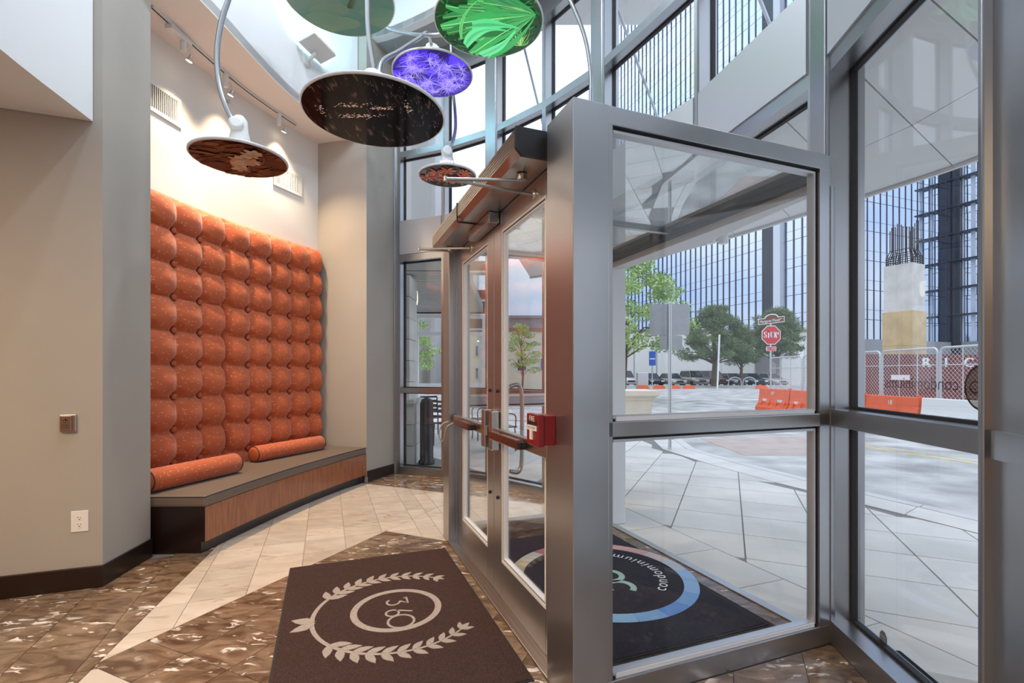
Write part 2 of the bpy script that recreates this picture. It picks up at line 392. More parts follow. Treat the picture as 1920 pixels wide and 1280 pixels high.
# ================================================================ THE LOBBY SHELL
V = [Vector(p) for p in ((-1.649, 6.843), (-.926, 6.55), (-.256, 6.132), (.364, 5.533), (.865, 4.868), (1.419, 3.731), (1.66, 2.6), (1.545, 1.57), (1.16, .55), (.45, -.3), (-.6, -.95))]
CEIL = 5.8; DOME = 6.7
FRONT = [Vector(p) for p in smooth_curve([(-2.39, 3.79, 0), (-2.33, 4.3, 0), (-2.24, 4.9, 0), (-2.11, 5.5, 0), (-1.975, 6.0, 0), (-1.88, 6.285, 0)], 6)]
BACK = [Vector(p) for p in smooth_curve([(-3.28, 3.6, 0), (-3.21, 4.2, 0), (-3.10, 4.9, 0), (-2.93, 5.5, 0), (-2.72, 6.1, 0), (-2.575, 6.46, 0)], 6)]
DRUM = [Vector(p) for p in smooth_curve([(-2.66, 3.25, 0), (-2.55, 3.97, 0), (-2.46, 5.16, 0), (-2.29, 5.85, 0), (-2.0, 6.3, 0)], 6)]
OPEN = [Vector(p) for p in smooth_curve([(-1.98, 6.42, 0), (-1.54, 6.27, 0), (-.94, 5.93, 0), (-.55, 5.6, 0), (-.05, 5.1, 0), (.35, 4.5, 0), (.8, 3.5, 0), (1.0, 2.5, 0), (.92, 1.4, 0), (.5, .3, 0), (-.4, -.6, 0)], 4)]

# ---- floor: bed plus single marble tiles
FLOOR = [(-4.6, -1.6), (-.6, -1.05)] + [tuple(v[:2]) for v in V[::-1]][1:5] + [tuple(v[:2]) for v in V[:6][::-1]] + [(-1.8, 7.0), (-4.6, 7.0)]
floor = MB().prism(FLOOR, -.08, -.006).build('floor', 'grout', label='lobby floor of cream and brown marble tiles', cat='floor', kind='structure')
TS = .312; G1 = ((UX + UY) / math.sqrt(2), (UY - UX) / math.sqrt(2)); G2 = (-G1[1], G1[0]); K = (-1.195, 4.358)
def ab(p): return ((p[0] - K[0]) * G1[0] + (p[1] - K[1]) * G1[1], (p[0] - K[0]) * G2[0] + (p[1] - K[1]) * G2[1])
def keep(poly, a, b, c, sgn=1): return clip(poly, a * sgn, b * sgn, c * sgn)
ka = G1[0] * K[0] + G1[1] * K[1]; kb = G2[0] * K[0] + G2[1] * K[1]
tiles = []
def shell(poly):
    """to the lobby walls, minus the vestibule"""
    for i in range(6):
        a, b = V[i], V[i + 1]; t = (b - a).normalized(); n = (-t[1], t[0]); poly = clip(poly, n[0], n[1], n[0] * a[0] + n[1] * a[1] - .002)
        if len(poly) < 3: return poly
    a, b = V[6], V[7]; t = (b - a).normalized(); n = (-t[1], t[0]); poly = clip(poly, n[0], n[1], n[0] * a[0] + n[1] * a[1])
    a, b = Vector((-1.88, 6.285)), V[0]; t = (b - a).normalized(); n = (-t[1], t[0])
    poly = clip(poly, n[0], n[1], n[0] * a[0] + n[1] * a[1]) if len(poly) > 2 else poly
    return poly
def vest_split(poly):
    """pieces of poly outside the vestibule box U>.94, -4.1<E<-1.76"""
    out = [clip(poly, UX, UY, .94)]
    r = clip(poly, -UX, -UY, -.94)
    if len(r) > 2:
        out.append(clip(r, UY, -UX, -4.1)); out.append(clip(r, -UY, UX, 1.765))
    return [q for q in out if len(q) > 2 and area(q) > 4e-4]
SL = ((-2.336, 3.71), (-1.98, 2.26)); sd = (SL[1][0] - SL[0][0], SL[1][1] - SL[0][1]); sn = (-sd[1], sd[0]); sc0 = sn[0] * SL[0][0] + sn[1] * SL[0][1]  # sn.x <= c : left of the cream band
if sn[0] * -3 + sn[1] * 3 > sc0: sn = (-sn[0], -sn[1]); sc0 = -sc0
def region(poly, which):
    if which == 'left': return [clip(poly, *sn, sc0)]
    poly = clip(poly, -sn[0], -sn[1], -sc0)
    if len(poly) < 3: return []
    a0, a1, b0, b1 = ka + .08, ka + .08 + 7 * TS, kb - 7 * TS, kb
    if which == 'far': return [clip(poly, -G2[0], -G2[1], -(kb + 1.4))]
    poly = clip(poly, G2[0], G2[1], kb + 1.4)
    if len(poly) < 3: return []
    if which == 'nook': return [clip(clip(poly, -UY, UX, 1.765), -UX, -UY, -.75)] if len(clip(poly, -UY, UX, 1.765)) > 2 else []
    if which == 'diamond':
        for c in ((-G1[0], -G1[1], -a0), (G1[0], G1[1], a1), (-G2[0], -G2[1], -b0), (G2[0], G2[1], b1)):
            if len(poly) > 2: poly = clip(poly, *c)
        q = vest_split(poly) if len(poly) > 2 else []
        return [clip(x, UY, -UX, -1.765) if True else x for x in q if len(x) > 2]
    # cream: what is left around the diamond
    out = []; r = poly
    for c in ((-G1[0], -G1[1], -a0), (G1[0], G1[1], a1), (-G2[0], -G2[1], -b0), (G2[0], G2[1], b1)):
        if len(r) < 3: break
        out.append(clip(r, -c[0], -c[1], -c[2])); r = clip(r, *c)
    res = []
    for q in out:
        if len(q) > 2:
            a = clip(q, UY, -UX, -1.765)
            if len(a) > 2: res.append(a)
            b = clip(q, -UY, UX, 1.765)
            if len(b) > 2:
                b = clip(b, UX, UY, .75)
                if len(b) > 2: res.append(b)
    return res
def lay(which, mat, diag, ph):
    for i in range(-40, 41):
        for j in range(-40, 41):
            if diag:
                c = [(K[0] + (ph[0] + (i + p) * TS) * G1[0] + (ph[1] + (j + q) * TS) * G2[0], K[1] + (ph[0] + (i + p) * TS) * G1[1] + (ph[1] + (j + q) * TS) * G2[1]) for p, q in ((0, 0), (1, 0), (1, 1), (0, 1))]
            else:
                c = [tuple(W(ph[0] + (i + p) * TS, ph[1] + (j + q) * TS)[:2]) for p, q in ((0, 0), (1, 0), (1, 1), (0, 1))]
            mxx = sum(p[0] for p in c) / 4; my = sum(p[1] for p in c) / 4
            if my < 1.3 or my > 7.2 or mxx < -3.4 or mxx > 1.8: continue
            if mxx < -2.75 and my > 3.5: continue
            c = shell(c)
            if len(c) < 3: continue
            for q in region(c, which):
                if len(q) < 3: continue
                for z in vest_split(q):
                    z = inset(z, .0017)
                    if len(z) > 2 and area(z) > 6e-4: tiles.append((z, mat))
lay('cream', 'marble_cream', False, (-.165, -3.48)); lay('left', 'marble_brown', False, (-.165, -3.48))
lay('diamond', 'marble_brown', True, (.08, -.07)); lay('far', 'marble_brown', True, (.08, -.07)); lay('nook', 'marble_brown', True, (.08, -.07))
tiles.sort(key=lambda t: sum(p[1] for p in t[0]) / len(t[0]))
tiles = sorted(tiles, key=lambda t: -area(t[0]))
small = MB(); nb = 0
for z, m_ in tiles:
    if area(z) > .012 and nb < 290:
        MB().prism(z, -.012, 0).build('floor_tile', m_, floor); nb += 1
    else:
        small_m = m_
        MB().prism(z, -.012, 0).build('floor_tile_offcut', m_, floor) if area(z) > .004 else small.prism(z, -.012, 0)
if small.v: so = small.build('floor_tile_slivers', 'marble_brown', floor); so['kind'] = 'stuff'

# ---- painted walls
wl = MB().prism([(-4.6, 2.5), (-2.70, 3.208), (-2.765, 3.72), (-4.6, 3.72)], 0, DOME).build('wall_left', 'paint_greige', label='greige lobby wall with a projecting corner beside the bench niche', cat='wall', kind='structure')
MB().prism([(-4.6, 2.5 - .016), (-2.692, 3.192), (-2.70, 3.208), (-2.752, 3.70), (-2.735, 3.72), (-2.675, 3.205), (-2.69, 3.19)][:0] or
           [(-4.6, 2.484), (-2.684, 3.192), (-2.749, 3.722), (-2.767, 3.722), (-2.702, 3.21), (-4.6, 2.502)], 0, .14).build('baseboard_left', 'base_dark', label='dark wooden baseboard along the greige wall corner', cat='baseboard', kind='structure', bev=.004)
outer = [p + Vector((-.25, .05, 0)) for p in BACK]
MB().prism([p[:2] for p in BACK] + [p[:2] for p in outer[::-1]], 0, 4.45).build('wall_niche', 'paint_cream', label='curved cream wall behind the orange tufted panels', cat='wall', kind='structure')
MB().prism([(-2.62, 6.47), (-1.88, 6.285), V[0][:2], (-1.6, 7.1), (-2.7, 7.1)], 0, CEIL + .2).build('wall_pier', 'paint_greige', label='greige pier between the bench niche and the glass wall', cat='wall', kind='structure')
t_ = (V[0] - Vector((-1.88, 6.285))).normalized(); n_ = Vector((t_[1], -t_[0])) * .014; a_ = Vector((-1.88, 6.285)) + t_ * .01
MB().prism([a_, V[0] - t_ * .012, V[0] - t_ * .012 + n_, a_ + n_], 0, .14).build('baseboard_pier', 'base_dark', label='short dark baseboard on the pier beside the bench end', cat='baseboard', kind='structure', bev=.004)
MB().prism([p[:2] for p in DRUM] + [(-1.9, 6.34), (-2.6, 6.52)] + [p[:2] for p in outer[::-1]], 4.45, 4.55).build('ceiling_niche', 'paint_cream', label='low curved cream ceiling over the bench niche', cat='ceiling', kind='structure')
dr2 = [p + Vector((-.15, .04, 0)) for p in DRUM]
MB().prism([p[:2] for p in DRUM] + [p[:2] for p in dr2[::-1]], 4.46, DOME).build('wall_drum', 'paint_white', label='curved white drum wall above the niche ceiling', cat='wall', kind='structure')
bk = smooth_curve([(-2.745, 3.185, 0), (-2.60, 2.46, 0), (-2.36, 1.7, 0), (-2.0, 1.0, 0), (-1.5, .4, 0), (-.9, 0, 0)], 5)
MB().prism([p[:2] for p in bk] + [(-4.6, -.5), (-4.6, 2.49)], 3.05, DOME).build('trim_1', 'paint_white', label='curved white bulkhead hanging over the greige wall', cat='bulkhead', kind='structure')
MB().prism([p[:2] for p in OPEN] + [v + Vector((.3 if v.x > 0 else .1, .25 if v.y > 2 else -.2)) for v in V[::-1]] + [(-1.98, 7.1)], CEIL, CEIL + .08).build('ceiling', 'paint_grey', label='grey ceiling ring along the glass wall', cat='ceiling', kind='structure')
op2 = [p + (p - Vector((-1.2, 2.8, 0))).normalized() * .12 for p in OPEN]
MB().prism([p[:2] for p in OPEN] + [p[:2] for p in op2[::-1]], CEIL - .002, DOME).build('trim_2', 'paint_white', label='white curved upstand around the raised ceiling', cat='trim', kind='structure')
MB().box(-4.8, 2.4, -2, 7.4, DOME, DOME + .1).build('ceiling_dome', 'paint_white', label='raised white ceiling high above the lobby', cat='ceiling', kind='structure')
MB().prism([(-4.75, -1.8), (-4.6, -1.8), (-4.6, 2.5), (-4.75, 2.5)], 0, DOME).build('wall_side', 'paint_greige', label='greige wall at the side of the lobby', cat='wall', kind='structure')
MB().prism([(-4.75, -1.75), (-.6, -1.15), (-.6, -.95), (-4.75, -1.55)], 0, DOME).build('wall_back', 'wood', label='wood panelled wall at the back of the lobby', cat='wall', kind='structure')

# ---- faceted glass wall
def facet(i):
    a, b = V[i], V[i + 1]; t = (b - a); L = t.length; t.normalize(); t = Vector((t[0], t[1], 0)); n = Vector((-t[1], t[0], 0)); return Vector((a[0], a[1], 0)), t, n, L
def fbox(mb, f, s0, s1, d0, d1, z0, z1):
    o, t, n, L = f; return mb.obox(o + t * s0 + n * d0 + DZ * z0, t * (s1 - s0), n * (d1 - d0), DZ * (z1 - z0))
DEP = .15
def curtain(n, i, label, bands, solids, wl_=.03, wr=.03, zbot=0.):
    """bands: glazed (z0,z1); solids: (z0,z1,name,proud)"""
    f = facet(i); r = E0('window_%d' % n, f[0], label, 'window', kind='structure')
    L = f[3]
    for s0, s1 in ((0, wl_), (L - wr, L)):
        fbox(MB(), f, s0, s1, 0, DEP, zbot, CEIL).build('mullion', 'aluminium', r)
    for z0, z1, nm, pr in solids:
        fbox(MB(), f, wl_, L - wr, -pr, DEP if nm != 'spandrel_panel' else .05, z0, z1).build(nm, 'aluminium' if nm != 'spandrel_panel' else 'aluminium_light', r)
    for z0, z1 in bands:
        p = fbox(MB(), f, wl_ + .004, L - wr - .004, .112, .120, z0 + .004, z1 - .004).build('pane', 'glazing', r)
        g = MB(); e = .014
        fbox(g, f, wl_, wl_ + e, .100, .13, z0, z1); fbox(g, f, L - wr - e, L - wr, .100, .13, z0, z1)
        fbox(g, f, wl_ + e, L - wr - e, .100, .13, z0, z0 + e); fbox(g, f, wl_ + e, L - wr - e, .100, .13, z1 - e, z1)
        g.build('gasket', 'gasket', p)
    return r
LOWS = [(0, .10, 'sill', .0), (1.13, 1.20, 'transom', 0), (2.97, 3.06, 'transom', 0)]
HIGH = [(3.06, 3.53, 'spandrel_panel', .012), (4.42, 4.50, 'transom', 0), (5.45, CEIL, 'head_rail', 0)]
BH = [(3.53, 4.42), (4.50, 5.45)]; BL = [(.10, 1.13), (1.20, 2.97)]
curtain(1, 0, 'tall glazed bay next to the greige pier, black post outside', BL + BH, LOWS + HIGH, .09, .03)
curtain(2, 1, 'tall glazed bay behind the inner doors, next to the pier bay', BL + BH, LOWS + HIGH, .03, .1)
curtain(3, 2, 'tall glazed bay beyond the door operator, open sky behind', BL + BH, LOWS + HIGH, .1, .03)
curtain(4, 3, 'tall glazed bay ending at the wide mullion by the entrance', BL + BH, LOWS + HIGH, .03, .1)
VH = [(2.55, 2.62, 'transom', 0), (2.97, 3.06, 'transom', 0)]
curtain(5, 4, 'glazing over the entrance beside the wide mullion, tower behind', [(2.62, 2.97)] + BH, VH + HIGH, .1, .03, zbot=2.55)
curtain(6, 5, 'glazing over the entrance with a broad sloping-edged spandrel below', [(2.62, 2.97)] + BH, VH + HIGH, .03, .1, zbot=2.55)
curtain(7, 6, 'street-side window carrying the mirrored lettering and logo', [(.12, 1.13), (1.215, 2.97)] + BH, [(0, .12, 'sill', 0), (1.13, 1.215, 'transom', 0), (2.97, 3.06, 'transom', 0)] + HIGH, .07, .035)
w8 = curtain(8, 7, 'plain grey jamb of the next bay past the lettered window', BL + BH, LOWS + HIGH, .30, .1)
fbox(MB(), facet(7), .03, .30, -.012, 0, 1.13, 1.22).build('transom', 'aluminium', w8)
for n, i in ((9, 8), (10, 9)): curtain(n, i, ['glazed bay following the plain grey jamb', 'last glazed bay of the curved wall'][n - 9], BL + BH, LOWS + HIGH, .1, .1)
# wide mullion covers at the bay joints, floor to ceiling
for n, (vi, z0) in enumerate(((2, 0), (4, 0), (6, 0), (7, 0), (0, 0))):
    v = V[vi]; t0 = (V[vi] - V[vi - 1]).normalized() if vi else (V[1] - V[0]).normalized(); t1 = (V[vi + 1] - V[vi]).normalized(); t = ((t0 + t1) / 2).normalized(); t3 = Vector((t[0], t[1], 0)); n3 = Vector((-t[1], t[0], 0))
    hw = (.085, .085, .06, .012, .02)[n]
    mb = MB().obox(Vector((v[0], v[1], z0)) - t3 * hw - n3 * .03, t3 * 2 * hw, n3 * .22, DZ * (CEIL - z0))
    mb.build('trim_%d' % (n + 3), 'aluminium', label=['wide vertical mullion beside the red flower disc', 'wide vertical mullion where the vestibule meets the glass wall', 'wide vertical mullion at the vestibule corner by the street window', 'slim bright mullion edge of the lettered window', 'slim mullion against the greige pier'][n], cat='mullion', kind='structure', bev=.006)

# ================================================================ VESTIBULE (U across, E along the doors)
UA, EA, EC = .94, -3.923, -1.763; TOP = 2.53
MB().ue(UA, UA + .17, EC - .255, EC, 0, TOP).build('trim_8', 'aluminium', label='broad free corner post of the vestibule with the fire alarm', cat='post', kind='structure', bev=.004)
MB().ue(UA, UA + .17, EA - .2, EA, 0, TOP - .1).build('trim_9', 'aluminium', label='slim vestibule post on the bench side of the doors', cat='post', kind='structure', bev=.004)
tr = E0('trim_10', W(UA + .1, -2.9, 0), 'metal head frame and threshold around the inner doors', 'door frame', kind='structure')
MB().ue(UA + .03, UA + .17, EA - .2, EC - .255, 2.405, TOP).build('header', 'aluminium', tr)
MB().ue(UA + .05, UA + .17, EA, EA + .03, 0, 2.405).build('jamb', 'aluminium', tr)
MB().ue(UA + .05, UA + .17, EC - .285, EC - .255, 0, 2.405).build('jamb', 'aluminium', tr)
th = MB(); th.ue(UA + .0, UA + .17, EA, EC - .255, 0, .012).build('threshold', 'steel', tr, bev=.003)
for k in range(4): MB().ue(UA + .03 + k * .028, UA + .042 + k * .028, EA, EC - .255, .012, .0145).build('groove_rib', 'steel', tr)
# side glass screens
def screen(n, E0_, E1_, U0, U1, label, near):
    r = E0('window_%d' % n, W(U0, E0_, 0), label, 'window', kind='structure')
    for z0, z1, nm in ((0, .10, 'sill'), (1.13, 1.195, 'transom'), (2.45, TOP, 'head_rail')):
        MB().ue(U0, U1, E0_, E1_, z0, z1).build(nm, 'aluminium', r, bev=.003)
    for a, b in ((U0, U0 + .02), (U1 - .075, U1)):
        MB().ue(a, b, E0_, E1_, .1, 2.45).build('stile', 'aluminium', r)
    m_ = (E0_ + E1_) / 2
    for z0, z1 in ((.10, 1.13), (1.195, 2.45)):
        a, b = U0 + .02, U1 - .075
        p = MB().ue(a + .004, b - .004, m_ - .004, m_ + .004, z0 + .004, z1 - .004).build('pane', 'glazing', r)
        g = MB(); e = .012
        for x in ((a, a + e, z0, z1), (b - e, b, z0, z1), (a + e, b - e, z0, z0 + e), (a + e, b - e, z1 - e, z1)): g.ue(x[0], x[1], m_ - .014, m_ + .014, x[2], x[3])
        g.build('gasket', 'gasket', p)
        g = MB(); e2 = .024
        for x in ((b - e2, b - e, z0 + e, z1 - e), (a + e, b - e2, z0 + e, z0 + e2), (a + e, b - e2, z1 - e2, z1 - e)): g.ue(x[0], x[1], m_ - .02, m_ + .02, x[2], x[3])
        g.build('glazing_bead', 'aluminium_light', p)
        b_ = MB().ue(a + e2, b - e2, m_ - .024, m_ + .024, z0 + .001, z0 + .02); b_.build('glazing_bead', 'white_bead', p)
    return r
screen(11, EC - .075, EC - .005, UA + .17, 2.44, 'glass side screen of the vestibule with the stop sign behind', True)
screen(12, EA - .16, EA - .09, UA + .17, 2.50, 'glass side screen of the vestibule behind the inner doors', False)
# glass roof in two panes with a cross bar
r = E0('ceiling_vestibule', W(1.7, -2.9, 2.46), 'reflecting glass roof of the vestibule with a middle bar', 'glass roof', kind='structure')
for a, b in ((EA - .09, EA + .93), (EA + .97, EC - .075)):
    MB().ue(UA + .17, 2.40, a, b, 2.462, 2.472).build('pane', 'glazing_roof', r)
MB().ue(UA + .17, 2.40, EA + .93, EA + .97, 2.44, 2.52).build('cross_bar', 'aluminium', r)
MB().ue(2.40, 2.46, EA - .09, EC - .075, 2.42, 2.53).build('edge_beam', 'aluminium_dark', r)
# outer doorway: header, jambs, threshold
r = E0('door_3', W(2.5, -2.9, 0), 'open outer doorway of the vestibule with jamb and header in daylight white', 'doorway', kind='structure')
MB().prism([V[4], V[5], V[6], W(2.44, EC - .08)[:2], W(2.46, EA - .1)[:2]], 2.37, 2.55).build('header', 'canopy_paint', r)  # white colour stands in for ground-reflected daylight on the underside
MB().ue(2.46, 2.62, EA - .22, EA + .04, 0, 2.37).build('jamb', 'white_bead', r)  # white here is daylight on the jamb, put into its colour
MB().ue(2.44, 2.53, EC - .07, EC - .0, 0, 2.37).build('jamb', 'aluminium', r)
MB().ue(2.44, 2.50, EA - .08, EC - .07, -.004, .01).build('threshold', 'steel', r)
MB().ue(2.33, 2.44, EA - .08, EC - .07, -.012, .002).build('marble_strip', 'marble_brown', r)
# carpet tiles of the vestibule
cf = MB().ue(UA + .17, 2.33, EA - .09, EC - .075, -.08, -.008).build('floor_vestibule', 'mat_rubber', label='dark carpet tile floor inside the vestibule', cat='floor', kind='structure')
for i in range(3):
    for j in range(5):
        MB().ue(UA + .172 + i * .407, UA + .172 + (i + 1) * .407 - .003, EA - .088 + j * .4345, EA - .088 + (j + 1) * .4345 - .003, -.008, .001).build('carpet_tile', 'carpet_dark', cf)

# ---- inner door leaves
def leaf(n, s0, s1, hinge_left, label):
    e0, e1 = EA + s0, EA + s1; u0, u1 = UA + .07, UA + .115
    r = E0('door_%d' % n, W(u0, e0, .012), label, 'door', kind='structure')
    hl, hr = (.13, .135) if hinge_left else (.135, .13)
    A, B, z0, z1 = e0 + hl, e1 - hr, .235, 2.285
    MB().ue(u0, u1, e0, A, .015, 2.40).build('stile', 'aluminium', r, bev=.003); MB().ue(u0, u1, B, e1, .015, 2.40).build('stile', 'aluminium', r, bev=.003)
    MB().ue(u0, u1, A, B, .015, z0).build('bottom_rail', 'aluminium', r); MB().ue(u0, u1, A, B, z1, 2.40).build('top_rail', 'aluminium', r)
    um = (u0 + u1) / 2
    p = MB().ue(um - .004, um + .004, A + .004, B - .004, z0 + .004, z1 - .004).build('pane', 'glazing', r)
    for wd, off, m_, dd in ((.014, 0, 'white_bead', .019), (.022, .014, 'gasket', .012), (.03, .022, 'white_bead', .015)):
        g = MB(); a, b, c, d = A + off, B - off, z0 + off, z1 - off; e = wd - off if off else wd
        for x in ((a, a + e, c, d), (b - e, b, c, d), (a + e, b - e, c, c + e), (a + e, b - e, d - e, d)): g.ue(um - dd, um + dd, x[0], x[1], x[2], x[3])
        g.build('glazing_bead' if m_ != 'gasket' else 'gasket', m_, p)
    # exit device
    zb = 1.03
    x = MB().ue(u0 - .045, u0 - .002, e0 + .02, e1 - .02, zb - .032, zb + .032).build('push_bar', 'steel', r, bev=.005)
    pa, pb = (e0 + .2, e0 + .62) if hinge_left else (e0 + .16, e0 + .62)
    MB().ue(u0 - .092, u0 - .046, pa, pb, zb - .028, zb + .022).build('touch_pad', M('push_pad', (.16, .05, .03), .2, .6), x, bev=.008)
    MB().ue(u0 - .088, u0 - .046, pb + .001, pb + .035, zb - .022, zb + .016).build('end_cap', 'black_plastic', x, bev=.004)
    lc = e1 - .075 if hinge_left else e0 + .075
    m = MB(); m.extr([W(u0 - .002, lc - .04, zb - .11), W(u0 - .002, lc + .04, zb - .11), W(u0 - .002, lc + .032, zb + .135), W(u0 - .002, lc - .032, zb + .135)], -DU * .05)
    m.build('latch_case', 'steel', r, bev=.006)
    for zz in (1.29, .62):
        MB().lathe(W(u0 - .001, lc, zz), [(.011, 0), (.011, .008), (.005, .01)], 12, -DU).build('screw_cap', 'dark_slot', r)
    # pull handle outside
    hc = e1 - .17 if hinge_left else e0 + .17
    pth = [W(u1 + .0, hc, .80)] + [W(u1 + .065 - .02 * math.cos(k * PI), hc, .80 + .58 * k) for k in ()] + [W(u1 + .05, hc, .79), W(u1 + .075, hc, .83), W(u1 + .08, hc, .95), W(u1 + .08, hc, 1.17), W(u1 + .075, hc, 1.29), W(u1 + .05, hc, 1.33), W(u1, hc, 1.32)]
    MB().tube(smooth_curve(pth, 5), .013, 10).build('pull_handle', 'steel', r)
    return r
d1 = leaf(1, .032, .949, True, 'glazed entrance door leaf on the bench side, fully seen')
d2 = leaf(2, .953, 1.872, False, 'glazed entrance door leaf next to the fire alarm post')

# ---- door operator box over the doors
r = E0('door_operator', W(UA - .06, EA, 2.40), 'long brushed metal automatic door operator above the entrance doors', 'door operator')
O = lambda U, s, z: W(UA + U, EA + s, z)
prof = [(.03, 2.405), (-.10, 2.405), (-.13, 2.435), (-.13, 2.525), (.03, 2.525)]
MB().extr([O(u, -.02, z) for u, z in prof], DE * 1.86).build('housing', 'steel', r)
for k in range(5): MB().obox(O(-.1325, -.02, 2.447 + k * .015), DE * 1.86, DU * .0025, DZ * .006).build('ridge', 'steel', r)
MB().extr([O(u, 1.84, z) for u, z in [(.03, 2.40), (-.102, 2.40), (-.134, 2.433), (-.134, 2.529), (.03, 2.529)]], DE * .02).build('end_cap', 'black_plastic', r)
m = MB(); m.obox(O(-.136, .78, 2.405), DE * .012, DU * .008, DZ * .122); m.obox(O(-.13, .78, 2.399), DE * .012, DU * .13, DZ * .008)
m.build('joint_strip', 'black_plastic', r)
MB().obox(O(.0, .60, 2.335), DE * .46, DU * .065, DZ * .068).build('stop_block', 'aluminium', r, bev=.004)
for s_a, s_b, sl in ((.10, .34, 'far'), (1.62, 1.5, 'near')):
    el = O(-.40, s_a - .02, 2.345) if sl == 'near' else O(-.28, s_a + .1, 2.35)
    a = MB().tube([O(-.02, s_a + .03, 2.40), O(-.02, s_a + .03, 2.372)], .028, 12); a.tube([O(-.02, s_a + .03, 2.372), el], .009, 8)
    a.build('drive_arm', 'steel', r)
    a = MB().tube([el, O(.055, s_b + .1, 2.33)], .008, 8); a.lathe(O(.062, s_b + .1, 2.33), [(.026, -.012), (.026, .0), (.012, .006)], 12, -DU); a.lathe(el - DZ * .012, [(.010, 0), (.010, .024)], 10)
    a.build('link_arm', 'steel', r)

# ---- fire alarm, power cord, push plate, outlet
r = E0('fire_alarm_pull_station', W(UA, EC - .16, 1.12), 'red fire alarm pull station on the vestibule corner post', 'fire alarm')
pc = EC - .225
MB().ue(UA - .055, UA, pc - .062, pc + .062, 1.085, 1.215).build('back_box', 'alarm_red', r, bev=.003)
MB().ue(UA - .085, UA - .056, pc - .066, pc + .066, 1.08, 1.22).build('front_cover', 'alarm_red', r, bev=.004)
tb = MB().obox(W(UA - .089, pc - .05, 1.148), DE * .10, DU * .004, DZ * .022); tb.obox(W(UA - .094, pc - .012, 1.108), DE * .024, DU * .008, DZ * .045)
tb.build('pull_handle', 'plastic_white', r)
MB().obox(W(UA - .0865, pc - .05, 1.172), DE * .10, DU * .0015, DZ * .018).build('window_strip', 'dark_slot', r)
t = MB(); letter(t, 'FIRE', .034, W(UA - .0875, pc, 1.199), DE, DZ); t.build('lettering', 'sign_white', r)
t = MB(); letter(t, 'PULL DOWN', .013, W(UA - .0898, pc, 1.159), DE, DZ); t.build('small_lettering', 'alarm_red', r)
MB().tube(smooth_curve([W(UA + .0, EA - .0, 1.005), W(UA - .05, EA - .02, .98), W(UA - .07, EA - .05, .90), W(UA - .05, EA - .055, .84), W(UA - .035, EA - .03, .86), W(UA - .02, EA + .02, .96), W(UA + .03, EA + .055, 1.0)], 8), .006, 8).build('power_cable', M('cord', (.45, .41, .36), .5), label='looped pale power cord hanging at the push bar end', cat='cord')
nl = Vector((UY, -UX, 0))  # wall_left faces along DE
def wallpt(px, z):
    # point of wall_left seen in column px
    a = Vector((-4.6, 2.5)); t = (Vector((-2.70, 3.208)) - a).normalized(); k = (px - 960) / 912
    s = (k * a.y - a.x) / (t.x - k * t.y); p = a + t * s; return Vector((p.x, p.y, z)), Vector((t.x, t.y, 0)), Vector((t.y, -t.x, 0))
p, t3, n3 = wallpt(130, 1.08)
r = E0('door_push_plate', p, 'small steel accessible door push button on the greige wall', 'push button')
MB().obox(p - t3 * .042 - DZ * .055, t3 * .084, n3 * .022, DZ * .11).build('back_plate', 'steel', r, bev=.003)
MB().obox(p - t3 * .036 - DZ * .05 + n3 * .023, t3 * .06, n3 * .012, DZ * .10).build('button', M('push_steel', (.3, .24, .2), .3, .8), r, bev=.004)
t = MB(); o = p - t3 * .006 + n3 * .0356
for w_, z_, q_ in (('PUSH', .016, -.012), ('TO OPEN', .011, -.026)): x_ = MB(); letter(x_, w_, z_, o + DZ * q_, t3, DZ); x_.build('word', 'dark_slot', r)
for q in arc(0, .016, .011, .5, 5.2, 14)[:-1]: flat(t, [(q[0] - .0015, q[1] - .0015), (q[0] + .0015, q[1] - .0015), (q[0] + .0015, q[1] + .0015), (q[0] - .0015, q[1] + .0015)], o, t3, DZ)
flat(t, [(-.002, .016), (.003, .016), (.003, .034), (-.002, .034)], o, t3, DZ); flat(t, [(0, .016), (.012, .014), (.012, .018), (0, .02)], o, t3, DZ)
t.build('wheelchair_symbol', 'dark_slot', r)['kind'] = 'stuff'
p, t3, n3 = wallpt(150, .44)
r = E0('power_outlet', p, 'white duplex power outlet low on the greige wall', 'outlet')
MB().obox(p - t3 * .046 - DZ * .068, t3 * .092, n3 * .007, DZ * .136).build('cover_plate', 'plastic_white', r, bev=.003)
for dz in (-.022, .022):
    s_ = MB().lathe(p + n3 * .007 + DZ * dz, [(.018, 0), (.018, .002)], 20, n3).build('socket', 'plastic_white', r)
    m = MB()
    for x, z, a, b in ((-.007, .004, .0016, .007), (.007, .004, .0016, .006), (0, -.009, .004, .004)): m.obox(p + n3 * .0088 + DZ * (dz + z) + t3 * x - t3 * a - DZ * b / 2, t3 * 2 * a, n3 * .001, DZ * b)
    m.build('slot', 'dark_slot', s_)

# ================================================================ BENCH NICHE
def cum(P):
    L = [0.]
    for i in range(1, len(P)): L.append(L[-1] + (P[i] - P[i - 1]).length)
    return L
BL_ = cum(BACK)
def back_pt(s, off=0.):
    """point on the niche wall at arc length s, moved off into the room; tangent, normal"""
    s = max(0, min(BL_[-1], s))
    for i in range(1, len(BACK)):
        if BL_[i] >= s - 1e-9: break
    t = (BACK[i] - BACK[i - 1]).normalized(); k = (s - BL_[i - 1]) / (BL_[i] - BL_[i - 1])
    t2 = (BACK[min(i + 1, len(BACK) - 1)] - BACK[i]).normalized() if i + 1 < len(BACK) else t
    t0 = (BACK[i - 1] - BACK[i - 2]).normalized() if i > 1 else t
    tm = ((t0 + t) / 2).lerp((t + t2) / 2, k).normalized(); n = Vector((tm.y, -tm.x, 0))
    return BACK[i - 1].lerp(BACK[i], k) + n * off, tm, n
